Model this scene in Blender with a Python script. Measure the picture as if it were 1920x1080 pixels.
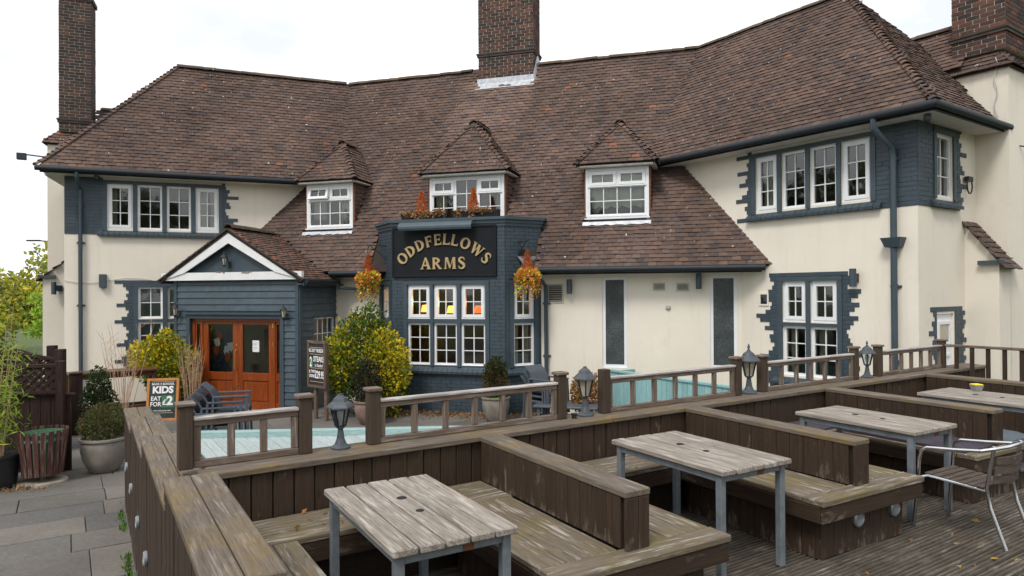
import bpy, math, random
from mathutils import Vector, Matrix, noise
R = math.radians
rnd = random.Random(7)
for o in list(bpy.data.objects): bpy.data.objects.remove(o)
sc = bpy.context.scene
col = sc.collection

# ------------------------------------------------------------------ camera
cd = bpy.data.cameras.new('camera'); cam = bpy.data.objects.new('camera', cd); col.objects.link(cam)
cd.sensor_width = 36; cd.lens = 24; cd.clip_end = 3000; cd.clip_start = .05
_p, _r = 7 / 1280, .006
_F = Vector((0, math.cos(_p), math.sin(_p))); _R0 = Vector((1, 0, 0)); _U0 = _R0.cross(_F)
_Rr = _R0 * math.cos(_r) - _U0 * math.sin(_r); _U = _U0 * math.cos(_r) + _R0 * math.sin(_r)
CAM = Vector((0, 0, 2.55))
cam.matrix_world = Matrix(((_Rr.x, _U.x, -_F.x, CAM.x), (_Rr.y, _U.y, -_F.y, CAM.y), (_Rr.z, _U.z, -_F.z, CAM.z), (0, 0, 0, 1)))
sc.camera = cam

# ------------------------------------------------------------------ sky, sun, exposure
SUN_EL, SUN_AZ = 52, 205          # azimuth clockwise from +Y: behind the camera, a little to the left
w = bpy.data.worlds.new('World'); sc.world = w; w.use_nodes = True
nt = w.node_tree; nt.nodes.clear()
def N(t, kind, **kw):
    n = t.nodes.new(kind)
    for k, v in kw.items(): setattr(n, k, v)
    return n
sky = N(nt, 'ShaderNodeTexSky', sky_type='NISHITA', sun_disc=False)
sky.sun_elevation = R(SUN_EL); sky.sun_rotation = R(SUN_AZ)
bg1 = N(nt, 'ShaderNodeBackground'); bg1.inputs[1].default_value = .11
nt.links.new(sky.outputs[0], bg1.inputs[0])
tc = N(nt, 'ShaderNodeTexCoord'); mp = N(nt, 'ShaderNodeMapping'); mp.inputs['Scale'].default_value = (1, 1, 2.2)
nt.links.new(tc.outputs['Generated'], mp.inputs[0])
nz = N(nt, 'ShaderNodeTexNoise'); nz.inputs['Scale'].default_value = 2.3; nz.inputs['Detail'].default_value = 5
nt.links.new(mp.outputs[0], nz.inputs[0])
cr = N(nt, 'ShaderNodeValToRGB'); cr.color_ramp.elements[0].position = .38; cr.color_ramp.elements[1].position = .64
cr.color_ramp.elements[0].color = (.60, .62, .65, 1); cr.color_ramp.elements[1].color = (1.0, 1.0, 1.0, 1)
nt.links.new(nz.outputs[0], cr.inputs[0])
bg2 = N(nt, 'ShaderNodeBackground'); bg2.inputs[1].default_value = 1.0
nt.links.new(cr.outputs[0], bg2.inputs[0])
mx = N(nt, 'ShaderNodeMixShader'); mx.inputs[0].default_value = .93
nt.links.new(bg1.outputs[0], mx.inputs[1]); nt.links.new(bg2.outputs[0], mx.inputs[2])
wo = N(nt, 'ShaderNodeOutputWorld'); nt.links.new(mx.outputs[0], wo.inputs[0])
sd = bpy.data.lights.new('sun', 'SUN'); sd.energy = 1.3; sd.angle = R(16); sd.color = (1, .97, .92)
sun = bpy.data.objects.new('sun', sd); col.objects.link(sun)
_az, _el = R(SUN_AZ), R(SUN_EL)
sdir = Vector((math.sin(_az) * math.cos(_el), math.cos(_az) * math.cos(_el), math.sin(_el)))
sun.rotation_euler = sdir.to_track_quat('Z', 'Y').to_euler(); sun.location = sdir * 60
sc.view_settings.view_transform = 'Standard'; sc.view_settings.look = 'None'
sc.view_settings.gamma = 1; sc.view_settings.exposure = .70; sc.view_settings.use_curve_mapping = False
sc.render.engine = 'CYCLES'

# ------------------------------------------------------------------ materials
MATS = {}
def base_mat(name):
    m = bpy.data.materials.new(name); m.use_nodes = True
    t = m.node_tree; b = t.nodes['Principled BSDF']; MATS[name] = m
    return m, t, b
def L(t, a, b): t.links.new(a, b)
def ramp(t, src, stops):
    r = N(t, 'ShaderNodeValToRGB'); e = r.color_ramp.elements
    while len(e) < len(stops): e.new(.5)
    for i, (p, c) in enumerate(stops):
        e[i].position = p; e[i].color = (c, c, c, 1) if isinstance(c, (int, float)) else (*c, 1)
    L(t, src, r.inputs[0]); return r.outputs[0]
def mixc(t, fac, a, b, mode='MIX'):
    n = N(t, 'ShaderNodeMix', data_type='RGBA', blend_type=mode)
    for s, v in ((n.inputs[0], fac), (n.inputs[6], a), (n.inputs[7], b)):
        if isinstance(v, (int, float)): s.default_value = v
        elif isinstance(v, tuple): s.default_value = (*v, 1)
        else: L(t, v, s)
    return n.outputs[2]
def coords(t, kind='Object', scale=(1, 1, 1), rand=True):
    c = N(t, 'ShaderNodeTexCoord'); m = N(t, 'ShaderNodeMapping'); m.inputs['Scale'].default_value = scale
    if kind == 'World':
        g = N(t, 'ShaderNodeNewGeometry'); L(t, g.outputs['Position'], m.inputs[0])
    else: L(t, c.outputs[kind], m.inputs[0])
    if rand and kind == 'Object':
        oi = N(t, 'ShaderNodeObjectInfo'); mu = N(t, 'ShaderNodeVectorMath', operation='SCALE')
        mu.inputs[0].default_value = (37, 91, 53); L(t, oi.outputs['Random'], mu.inputs['Scale']); L(t, mu.outputs[0], m.inputs['Location'])
    return m.outputs[0]
def tnoise(t, vec, scale, detail=4, rough=.55, dist=0):
    n = N(t, 'ShaderNodeTexNoise'); n.inputs['Scale'].default_value = scale; n.inputs['Detail'].default_value = detail
    n.inputs['Roughness'].default_value = rough; n.inputs['Distortion'].default_value = dist; L(t, vec, n.inputs['Vector'])
    return n.outputs['Fac']
def bump(t, b, h, strength=.3, dist=.01):
    n = N(t, 'ShaderNodeBump'); n.inputs['Strength'].default_value = strength; n.inputs['Distance'].default_value = dist
    L(t, h, n.inputs['Height']); L(t, n.outputs[0], b.inputs['Normal'])
def mul(t, a, k):
    n = N(t, 'ShaderNodeMath', operation='MULTIPLY'); L(t, a, n.inputs[0])
    if isinstance(k, (int, float)): n.inputs[1].default_value = k
    else: L(t, k, n.inputs[1])
    return n.outputs[0]
def plain(name, c, rough=.5, metal=0, var=.12, scale=8, bs=.15, kind='Object', spec=.5, bd=.004):
    m, t, b = base_mat(name); v = coords(t, kind)
    f = tnoise(t, v, scale, 5)
    L(t, mixc(t, ramp(t, f, [(.3, 0.), (.7, 1.)]), tuple(x * (1 - var) for x in c), tuple(min(1, x * (1 + var)) for x in c)), b.inputs['Base Color'])
    b.inputs['Roughness'].default_value = rough; b.inputs['Metallic'].default_value = metal; b.inputs['Specular IOR Level'].default_value = spec
    if bs: bump(t, b, tnoise(t, v, scale * 6, 3), bs, bd)
    return m
def wood(name, dark, light, worn=None, worn_amt=.55, lichen=None, lich_amt=.62, wk=.7, rough=.8, grain=1., bs=.5, low=0):
    """grain runs along local X; every board gets its own cut of the texture"""
    m, t, b = base_mat(name)
    g = tnoise(t, coords(t, 'Object', (1.1 * grain, 26 * grain, 26 * grain)), 2.2, 6, .6, 1.2)
    fine = tnoise(t, coords(t, 'Object', (4, 90, 90)), 2.5, 3, .6)
    c = mixc(t, ramp(t, g, [(.28, 0.), (.72, 1.)]), dark, light)
    oi = N(t, 'ShaderNodeObjectInfo')
    c = mixc(t, .55, c, ramp(t, oi.outputs['Random'], [(0, .72), (1, 1.)]), 'MULTIPLY')
    c = mixc(t, .45, c, ramp(t, fine, [(.3, .45), (.65, 1.)]), 'MULTIPLY')
    kn = N(t, 'ShaderNodeTexVoronoi', feature='F1'); kn.inputs['Scale'].default_value = 1.0
    L(t, coords(t, 'Object', (2.6, 9, 9)), kn.inputs['Vector'])
    c = mixc(t, ramp(t, kn.outputs['Distance'], [(.03, .75), (.11, 0.)]), c, tuple(x * .45 for x in dark))
    if worn:
        wm = tnoise(t, coords(t, 'Object', (3.2, 26, 26) if not low else (5, 13, 13)), 1.1, 6, .62, .3)
        if low:
            tcg = N(t, 'ShaderNodeTexCoord'); sp = N(t, 'ShaderNodeSeparateXYZ'); L(t, tcg.outputs['Generated'], sp.inputs[0])
            ad = N(t, 'ShaderNodeMath', operation='MULTIPLY_ADD'); L(t, ramp(t, sp.outputs[0], [(.0, 1.), (.38, 0.)]), ad.inputs[0]); ad.inputs[1].default_value = low; L(t, wm, ad.inputs[2]); wm = ad.outputs[0]
        wm2 = mul(t, ramp(t, wm, [(worn_amt - .04, 0.), (worn_amt + .10, 1.)]), ramp(t, g, [(.32, .25), (.6, 1.)]))
        c = mixc(t, mul(t, wm2, wk), c, worn)
    if lichen:
        lm = mul(t, ramp(t, tnoise(t, coords(t, 'World', (1, 1, 1)), 2.6, 7, .7), [(lich_amt - .12, 0.), (lich_amt + .1, .8)]), ramp(t, fine, [(.25, .3), (.6, 1.)]))
        c = mixc(t, lm, c, lichen)
    L(t, c, b.inputs['Base Color']); b.inputs['Roughness'].default_value = rough; b.inputs['Specular IOR Level'].default_value = .25
    bump(t, b, mixc(t, .4, g, fine), bs, .006)
    return m
def tinted(name, rough=.85, var_scale=1.2, specks=None, bs=.35, spec=.3, dirt=.45):
    """colour from the 'tint' attribute of each piece (tile, brick, leaf)"""
    m, t, b = base_mat(name); a = N(t, 'ShaderNodeAttribute', attribute_name='tint')
    v = coords(t, 'World')
    c = mixc(t, dirt, a.outputs['Color'], ramp(t, tnoise(t, v, var_scale, 6, .6), [(.3, .62), (.7, 1.3)]), 'MULTIPLY')
    c = mixc(t, .5, c, ramp(t, tnoise(t, v, 30, 4), [(.3, .55), (.7, 1.15)]), 'MULTIPLY')
    if specks:
        sv = tnoise(t, v, 14, 2, .4); big = tnoise(t, v, .7, 3)
        k = mul(t, ramp(t, sv, [(.73, 0.), (.75, 1.)]), ramp(t, big, [(.42, 0.), (.56, 1.)]))
        c = mixc(t, k, c, specks)
    L(t, c, b.inputs['Base Color']); b.inputs['Roughness'].default_value = rough; b.inputs['Specular IOR Level'].default_value = spec
    if bs: bump(t, b, tnoise(t, v, 60, 4), bs, .004)
    return m, t, b
def leafmat(name):
    m, t, b = base_mat(name); a = N(t, 'ShaderNodeAttribute', attribute_name='tint')
    L(t, a.outputs['Color'], b.inputs['Base Color']); b.inputs['Roughness'].default_value = .5; b.inputs['Specular IOR Level'].default_value = .3
    tr = N(t, 'ShaderNodeBsdfTranslucent'); L(t, a.outputs['Color'], tr.inputs[0])
    ms = N(t, 'ShaderNodeMixShader'); ms.inputs[0].default_value = .38
    L(t, b.outputs[0], ms.inputs[1]); L(t, tr.outputs[0], ms.inputs[2]); L(t, ms.outputs[0], t.nodes['Material Output'].inputs[0])
def stucco(name, c, low=None):
    m, t, b = base_mat(name); v = coords(t, 'World')
    cc = mixc(t, ramp(t, tnoise(t, v, .55, 6, .62), [(.35, 0.), (.7, 1.)]), tuple(x * .9 for x in c), c)
    st = tnoise(t, coords(t, 'World', (5, 5, .45)), 1.3, 5, .6)
    cc = mixc(t, mul(t, ramp(t, st, [(.53, 0.), (.78, 1.)]), .18), cc, (.42, .36, .27))
    bl = tnoise(t, v, 2.1, 6, .7)
    cc = mixc(t, mul(t, ramp(t, bl, [(.58, 0.), (.75, 1.)]), .22), cc, (.45, .42, .36))
    L(t, cc, b.inputs['Base Color']); b.inputs['Roughness'].default_value = .9; b.inputs['Specular IOR Level'].default_value = .2
    bump(t, b, mixc(t, .5, tnoise(t, v, 45, 4), tnoise(t, v, 9, 3)), .35, .008)
def emis(name, c, s):
    m, t, b = base_mat(name); b.inputs['Base Color'].default_value = (*c, 1); b.inputs['Emission Color'].default_value = (*c, 1); b.inputs['Emission Strength'].default_value = s
def glassmat(name, tint=(.82, .88, .86), bumpy=0, refl=1.):
    m, t, b = base_mat(name)
    tr = N(t, 'ShaderNodeBsdfTransparent'); tr.inputs[0].default_value = (*tint, 1)
    gl = N(t, 'ShaderNodeBsdfGlossy'); gl.inputs['Roughness'].default_value = .03 if not bumpy else .12
    fr = N(t, 'ShaderNodeFresnel'); fr.inputs[0].default_value = 1.5
    bn = N(t, 'ShaderNodeBump'); bn.inputs['Strength'].default_value = .06 if not bumpy else bumpy; bn.inputs['Distance'].default_value = .01
    L(t, tnoise(t, coords(t, 'World', (1, 1, 1)), 2.5 if not bumpy else 38, 3), bn.inputs['Height']); L(t, bn.outputs[0], gl.inputs['Normal'])
    ms = N(t, 'ShaderNodeMixShader'); k = N(t, 'ShaderNodeMath', operation='MULTIPLY_ADD'); k.inputs[1].default_value = 1.4 * refl; k.inputs[2].default_value = .05 * refl
    L(t, fr.outputs[0], k.inputs[0]); L(t, k.outputs[0], ms.inputs[0]); L(t, tr.outputs[0], ms.inputs[1]); L(t, gl.outputs[0], ms.inputs[2])
    L(t, ms.outputs[0], t.nodes['Material Output'].inputs[0])

stucco('render', (.81, .745, .635))
BLUE = (.039, .059, .075)
plain('blue_paint', BLUE, .5, 0, .16, 5, .25)
plain('blue_smooth', (.045, .067, .084), .5, 0, .12, 4, .08)
plain('blue_board', (.056, .082, .102), .45, 0, .22, 6, .2)
plain('gutter_black', (.008, .013, .018), .6, 0, .2, 5, .05)
plain('upvc', (.78, .79, .80), .35, 0, .04, 3, .0)
plain('white_paint', (.76, .76, .76), .5, 0, .07, 3, .1)
plain('soffit_white', (.62, .60, .56), .7, 0, .12, 3, .1)
plain('sign_black', (.008, .010, .013), .7, 0, .2, 3, .03, spec=.25)
plain('gold_paint', (.43, .31, .15), .45, 0, .1, 6, .05)
plain('gold_edge', (.20, .13, .055), .55, 0, .1, 6, .05)
plain('lead', (.45, .47, .50), .5, .2, .25, 9, .3)
plain('black_plastic', (.012, .013, .015), .45, 0, .2, 5, .05)
plain('dark_metal', (.03, .034, .04), .45, .3, .2, 8, .1)
plain('lantern_grey', (.062, .072, .084), .5, .2, .15, 10, .1)
plain('rattan', (.065, .080, .10), .6, 0, .3, 90, .6, bd=.01)
plain('plastic_grey', (.075, .088, .105), .5, 0, .1, 4, .05)
plain('galv', (.165, .188, .205), .55, .2, .2, 14, .1)
plain('alu', (.72, .73, .75), .22, 1, .08, 10, .05)
plain('brass', (.75, .48, .14), .3, 1, .1, 8, 0)
plain('paper', (.75, .75, .73), .8, 0, .05, 8, 0)
plain('chalk', (.82, .82, .80), .9, 0, .06, 30, 0)
plain('chalk_green', (.05, .16, .08), .8, 0, .2, 12, 0)
plain('chalk_cream', (.55, .50, .30), .9, 0, .1, 12, 0)
plain('board_green', (.022, .034, .036), .6, 0, .3, 5, .05)
plain('board_plum', (.035, .022, .030), .6, 0, .3, 5, .05)
plain('orange_wood', (.50, .20, .05), .5, 0, .2, 9, .1)
plain('pot_stone', (.21, .185, .155), .6, 0, .3, 5, .25)
plain('pot_terra', (.21, .145, .12), .55, 0, .25, 5, .2)
plain('soil', (.04, .028, .02), 1, 0, .4, 30, .6)
plain('concrete', (.28, .24, .19), .9, 0, .3, 8, .4)
plain('joint', (.045, .042, .034), 1, 0, .4, 12, .5, 'World')
plain('roof_under', (.03, .02, .017), .9, 0, .3, 4, .2, 'World')
plain('mortar', (.55, .50, .43), .95, 0, .25, 20, .4, 'World')
plain('curtain', (.55, .53, .42), .9, 0, .12, 3, .1)
plain('interior', (.06, .048, .038), .9, 0, .2, 2, .05)
plain('vent_grey', (.45, .42, .36), .7, 0, .15, 9, .1)
plain('dark_hole', (.008, .008, .008), .9, 0, .2, 5, 0)
plain('stem', (.16, .105, .07), .9, 0, .3, 20, .2)
plain('dry_stem', (.46, .29, .18), .8, 0, .25, 9, .1)
plain('bark', (.07, .055, .042), .95, 0, .35, 14, .8)
plain('cushion_plum', (.042, .033, .047), .85, 0, .3, 9, .3)
plain('cushion_blue', (.085, .105, .125), .6, 0, .2, 6, .2)
plain('yellow', (.75, .60, .01), .7, 0, .1, 8, .1)
plain('tin', (.36, .38, .40), .4, .6, .2, 12, .1)
plain('rust', (.16, .06, .03), .9, 0, .4, 25, .3)
plain('red_cloth', (.35, .03, .03), .9, 0, .2, 9, 0)
plain('navy_cloth', (.012, .022, .075), .9, 0, .2, 9, 0)
plain('white_cloth', (.65, .66, .68), .9, 0, .1, 9, 0)
plain('cable', (.5, .48, .45), .7, 0, .1, 9, 0)
plain('bulb', (.8, .8, .78), .4, 0, .03, 3, 0)
plain('amber_glass', (.42, .38, .30), .15, 0, .12, 12, .1)
emis('warm_glow', (1., .42, .09), 1.5)
emis('red_glow', (1., .12, .02), 1.3)
glassmat('glass'); glassmat('lamp_glass', (.8, .85, .85), 0, .6)
wood('wood_dark', (.034, .021, .013), (.070, .045, .029), (.26, .215, .17), .655, None, wk=.55, rough=.75, bs=.35, low=.15)
wood('wood_darker', (.020, .013, .009), (.040, .027, .019), (.20, .16, .125), .70, None, rough=.75, bs=.35)  # darker brown than the boards, for cores, plinths and the deck bed
wood('wood_cap', (.095, .072, .053), (.225, .185, .148), (.34, .305, .265), .58, (.21, .14, .035), .60, wk=.55, bs=.6)
wood('wood_bench', (.100, .076, .053), (.26, .215, .162), (.54, .50, .445), .57, (.15, .115, .035), .56, wk=.8, bs=.6)
wood('wood_table', (.15, .12, .095), (.44, .395, .34), (.60, .56, .51), .55, None, wk=.5, bs=.6)
wood('wood_rail', (.11, .075, .055), (.24, .185, .145), (.36, .32, .29), .56, None)
wood('wood_railtop', (.30, .25, .22), (.50, .46, .43), (.64, .61, .60), .5, None)
wood('wood_deck', (.075, .060, .047), (.21, .178, .145), (.46, .41, .345), .58, (.042, .035, .024), .48)
wood('wood_post', (.058, .040, .027), (.092, .066, .047), (.15, .12, .10), .64, None, bs=.25)
wood('wood_fence', (.022, .011, .009), (.058, .031, .024), (.10, .06, .045), .62, None)
wood('wood_teak', (.065, .048, .038), (.135, .105, .085), (.22, .17, .14), .6, None)
wood('wood_bin', (.06, .022, .018), (.15, .068, .055), (.27, .22, .19), .55, None)
wood('wood_sign', (.09, .06, .04), (.22, .155, .115), (.30, .25, .20), .58, None)
wood('wood_bar', (.06, .027, .016), (.15, .075, .045), None, rough=.35, bs=.2)
wood('turquoise', (.26, .49, .50), (.34, .58, .59), (.48, .63, .63), .62, None, rough=.6, bs=.2)
wood('turquoise_pale', (.38, .46, .46), (.55, .62, .62), (.33, .32, .27), .55, None, rough=.6, bs=.25)
wood('turquoise_beam', (.31, .48, .47), (.42, .58, .57), (.5, .58, .55), .60, None, rough=.6, bs=.25)
m, t, b = base_mat('frosted'); v = coords(t, 'World', (1, 1, 1)); f_ = tnoise(t, v, 34, 3, .6); g_ = tnoise(t, v, 2.2, 3)
L(t, mixc(t, mul(t, ramp(t, f_, [(.35, .15), (.7, 1.)]), ramp(t, g_, [(.3, .1), (.7, 1.)])), (.035, .042, .044), (.13, .145, .145)), b.inputs['Base Color']); b.inputs['Roughness'].default_value = .18; bump(t, b, f_, .3, .01)
# varnished door timber
m, t, b = base_mat('door_wood')
g = tnoise(t, coords(t, 'Object', (22, 22, 1.2)), 2.0, 6, .6, 1.0)
L(t, mixc(t, ramp(t, g, [(.3, 0.), (.7, 1.)]), (.13, .024, .005), (.33, .072, .013)), b.inputs['Base Color'])
b.inputs['Roughness'].default_value = .32; bump(t, b, g, .1, .002)
# roof tiles: a paler clean streak under the chimney belongs to the tiles (lead wash keeps lichen off)
m, t, b = tinted('tile', .9, .5, (.55, .54, .50), .4, .2, .85)
tinted('brick', .9, 1.5, None, .5, .25, .5); tinted('slab', .8, .9, None, .35, .35, .5)
tinted('stones', .9, 3, None, .3, .3, .3)
leafmat('leaf')
m, t, b = base_mat('grass'); v = coords(t, 'World')
L(t, mixc(t, tnoise(t, v, .8, 6), (.035, .06, .015), (.10, .13, .04)), b.inputs['Base Color']); b.inputs['Roughness'].default_value = 1
m, t, b = base_mat('tarmac'); v = coords(t, 'World')
L(t, mixc(t, tnoise(t, v, 1.5, 6), (.045, .043, .04), (.085, .08, .072)), b.inputs['Base Color']); b.inputs['Roughness'].default_value = .95

# ------------------------------------------------------------------ mesh helpers
WM = {}
def world(o): return WM.get(o.name, Matrix.Identity(4))
def tag(o, label=None, cat=None, group=None, kind=None):
    if label: o['label'] = label
    if cat: o['category'] = cat
    if group: o['group'] = group
    if kind: o['kind'] = kind
    return o
def link(name, data, M, parent=None):
    o = bpy.data.objects.new(name, data); col.objects.link(o); WM[o.name] = M.copy()
    if parent is not None:
        o.parent = parent; o.matrix_basis = world(parent).inverted() @ M
    else: o.matrix_basis = M
    return o
def thing(name, loc, label, cat, rz=0, group=None):
    return tag(link(name, None, Matrix.Translation(loc) @ Matrix.Rotation(rz, 4, 'Z')), label, cat, group)
def dup(o, M=None, parent=None, label=None):
    """a thing with copies of its parts and sub-parts; M is the new world matrix of the root"""
    M0 = world(o)
    def rec(src, par):
        c = src.copy(); col.objects.link(c); W = (M @ M0.inverted()) @ world(src); WM[c.name] = W
        c.parent = par; c.matrix_parent_inverse = Matrix.Identity(4)
        c.matrix_basis = W if par is None else world(par).inverted() @ W
        for ch in [x for x in bpy.data.objects if x.parent == src]: rec(ch, c)
        return c
    r = rec(o, parent)
    if label: r['label'] = label
    return r
class MB:
    def __init__(s): s.v = []; s.f = []; s.t = []; s.sm = False
    def add(s, vs, fs, tint=None):
        k = len(s.v); s.v += [tuple(p) for p in vs]; s.f += [tuple(i + k for i in q) for q in fs]
        if tint is not None: s.t += [tint] * len(fs)
        return s
    def box(s, c, size, M=None, tint=None, b=0):
        x, y, z = (a / 2 for a in size)
        if b:
            P = []; F = []
            b = min(b, x * .45, y * .45, z * .45)
            idx = {}
            for ax in range(3):
                for sx in (-1, 1):
                    for sy in (-1, 1):
                        for sz in (-1, 1):
                            q = [sx * x, sy * y, sz * z]
                            for a in range(3):
                                if a != ax: q[a] -= (sx, sy, sz)[a] * b
                            idx[ax, sx, sy, sz] = len(P); P.append(Vector(q))
            I = idx
            for ax in range(3):
                for sg in (-1, 1):
                    def g(p, q):
                        k = [0, 0, 0]; k[ax] = sg; k[(ax + 1) % 3] = p; k[(ax + 2) % 3] = q
                        return I[(ax, *k)]
                    q = [g(-1, -1), g(1, -1), g(1, 1), g(-1, 1)]
                    F.append(q if sg > 0 else q[::-1])
                a1, a2 = (ax + 1) % 3, (ax + 2) % 3
                for p in (-1, 1):
                    for q in (-1, 1):
                        def h(face, e):
                            k = [0, 0, 0]; k[ax] = e; k[a1] = p; k[a2] = q
                            return I[(face, *k)]
                        qd = [h(a1, -1), h(a1, 1), h(a2, 1), h(a2, -1)]
                        F.append(qd if p * q < 0 else qd[::-1])
            for sx in (-1, 1):
                for sy in (-1, 1):
                    for sz in (-1, 1):
                        tr = [I[0, sx, sy, sz], I[1, sx, sy, sz], I[2, sx, sy, sz]]
                        F.append(tr if sx * sy * sz > 0 else tr[::-1])
        else:
            P = [Vector((a, bb, cc)) for cc in (-z, z) for bb in (-y, y) for a in (-x, x)]
            F = [(0, 2, 3, 1), (4, 5, 7, 6), (0, 1, 5, 4), (2, 6, 7, 3), (0, 4, 6, 2), (1, 3, 7, 5)]
        c = Vector(c)
        P = [(M.to_3x3() @ p if M else p) + c for p in P]
        return s.add(P, F, tint)
    def hexa(s, p, tint=None):
        """p: bottom 4 (ccw), top 4 (ccw)"""
        return s.add(p, [(3, 2, 1, 0), (4, 5, 6, 7), (0, 1, 5, 4), (1, 2, 6, 5), (2, 3, 7, 6), (3, 0, 4, 7)], tint)
    def prism(s, poly, off, tint=None):
        """planar polygon (3D points) extruded by vector off"""
        n = len(poly); off = Vector(off); a = [Vector(p) for p in poly]; b = [p + off for p in a]
        return s.add(a + b, [tuple(range(n))[::-1], tuple(range(n, 2 * n))] + [(i, (i + 1) % n, n + (i + 1) % n, n + i) for i in range(n)], tint)
    def tube(s, path, r, n=8, cap=True, tint=None):
        path = [Vector(p) for p in path]; m = len(path)
        rs = r if isinstance(r, (list, tuple)) else [r] * m
        k0 = len(s.v); up = None
        for i, p in enumerate(path):
            d = (path[min(i + 1, m - 1)] - path[max(i - 1, 0)]).normalized()
            if up is None: up = d.orthogonal().normalized()
            up = (up - d * up.dot(d)).normalized(); sd_ = d.cross(up)
            for j in range(n):
                a = 2 * math.pi * j / n; s.v.append(tuple(p + (up * math.cos(a) + sd_ * math.sin(a)) * rs[i]))
        fs = []
        for i in range(m - 1):
            for j in range(n):
                fs.append((k0 + i * n + j, k0 + i * n + (j + 1) % n, k0 + (i + 1) * n + (j + 1) % n, k0 + (i + 1) * n + j))
        if cap: fs += [tuple(k0 + j for j in range(n))[::-1], tuple(k0 + (m - 1) * n + j for j in range(n))]
        s.f += fs
        if tint is not None: s.t += [tint] * len(fs)
        return s
    def lathe(s, prof, c=(0, 0, 0), n=20, rot=0, tint=None):
        c = Vector(c); k0 = len(s.v); fs = []
        for r_, z_ in prof:
            for j in range(n):
                a = 2 * math.pi * j / n + rot; s.v.append((c.x + r_ * math.cos(a), c.y + r_ * math.sin(a), c.z + z_))
        for i in range(len(prof) - 1):
            for j in range(n): fs.append((k0 + i * n + j, k0 + i * n + (j + 1) % n, k0 + (i + 1) * n + (j + 1) % n, k0 + (i + 1) * n + j))
        fs += [tuple(k0 + j for j in range(n))[::-1], tuple(k0 + (len(prof) - 1) * n + j for j in range(n))]
        s.f += fs
        if tint is not None: s.t += [tint] * len(fs)
        return s
    def mesh(s, name, mat, M=None):
        me = bpy.data.meshes.new(name)
        vs = s.v if M is None else [tuple(M @ Vector(p)) for p in s.v]
        me.from_pydata(vs, [], s.f); me.materials.append(MATS[mat])
        if s.t and len(s.t) == len(s.f):
            at_ = me.attributes.new('tint', 'FLOAT_COLOR', 'FACE'); buf = []
            for c in s.t: buf += [c[0], c[1], c[2], 1]
            at_.data.foreach_set('color', buf)
        if s.sm: me.polygons.foreach_set('use_smooth', [True] * len(me.polygons))
        me.update(); return me
    def build(s, name, mat, parent=None, smooth=False, M=None):
        """mesh given in world space: origin goes to its centre"""
        s.sm = smooth
        if M is None:
            xs, ys, zs = zip(*s.v); c = Vector(((min(xs) + max(xs)) / 2, (min(ys) + max(ys)) / 2, (min(zs) + max(zs)) / 2))
            M = Matrix.Translation(c)
        o = link(name, s.mesh(name, mat, M.inverted()), M, parent)
        if smooth: shade(o)
        return o
def shade(o):
    try: o.data.set_sharp_from_angle(angle=R(38))
    except Exception: pass
PL = {}
def plank(name, parent, c, size, M3, mat, b=.004):
    """one board: its long side is local X; meshes are shared by size"""
    key = (tuple(round(x, 3) for x in size), mat, b)
    if key not in PL: PL[key] = MB().box((0, 0, 0), size, b=b).mesh(name, mat)
    return link(name, PL[key], Matrix.Translation(c) @ M3.to_4x4(), parent)
class Fr:
    """a facade: s along the wall, n out of it, z up"""
    def __init__(f, o, ang):
        a = R(ang); f.ang = ang; f.o = Vector((o[0], o[1], 0)); f.u = Vector((math.cos(a), math.sin(a), 0)); f.n = Vector((math.sin(a), -math.cos(a), 0))
        f.M = Matrix((f.u, -f.n, (0, 0, 1))).transposed()      # local x = u, local y = into the wall
    def w(f, s, n, z): return f.o + f.u * s + f.n * n + Vector((0, 0, z))
    def loc(f, P): d = P - f.o; return d.dot(f.u), d.dot(f.n), P.z
def fbox(mb, f, s0, s1, n0, n1, z0, z1, tint=None, b=0):
    return mb.box(f.w((s0 + s1) / 2, (n0 + n1) / 2, (z0 + z1) / 2), (abs(s1 - s0), abs(n1 - n0), abs(z1 - z0)), f.M, tint, b)
def bar(mb, A, B, wd, th, up=(0, 0, 1), tint=None):
    A, B = Vector(A), Vector(B); d = (B - A).normalized(); up = Vector(up); sd_ = d.cross(up).normalized(); u2 = sd_.cross(d)
    M = Matrix((d, sd_, u2)).transposed(); return mb.box((A + B) / 2, ((B - A).length, wd, th), M, tint)
def axes(d, up=(0, 0, 1)):
    d = Vector(d).normalized(); up = Vector(up); y = up.cross(d).normalized(); return Matrix((d, y, d.cross(y))).transposed()
cf = Fr((-5.647, 16.289), -16.7); pf = Fr((-6.063, 14.9), -16.7); lf = Fr((-5.124, 17.072), 21.6); rf = Fr((4.773, 12.798), -55.2)
ef = Fr((6.307, 10.589), 34.8)                       # end wall of the right wing
_lc = lf.w(-5.185, 0, 0)

# ================================================================== THE PUB
pub = thing('pub_building', cf.w(4.6, 0, 0), 'cream rendered two-storey pub with brown tiled roof, dormers and blue-painted brickwork', 'pub')
TILES, BRICKS = [], []
def clamp01(c): return tuple(max(.0, min(1, x)) for x in c)
TPAL = [(.124, .082, .065), (.112, .076, .062), (.136, .089, .070), (.104, .073, .062), (.146, .096, .075), (.118, .082, .070), (.130, .093, .080), (.098, .071, .063)]
def tile_tint(orange=.002, warm=0):
    r_ = rnd.random()
    if r_ < orange: c = (.24, .105, .065)
    elif r_ < orange + .03: c = (.075, .060, .058)
    elif r_ < orange + .06 + warm: c = (.155, .092, .070)
    else: c = rnd.choice(TPAL)
    k = rnd.uniform(.93, 1.08); return tuple(x * k for x in c)
def inpoly(p, poly):
    x, y = p; c = False; n = len(poly)
    for i in range(n):
        x1, y1 = poly[i]; x2, y2 = poly[i - 1]
        if (y1 > y) != (y2 > y) and x < (x2 - x1) * (y - y1) / (y2 - y1) + x1: c = not c
    return c
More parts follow.
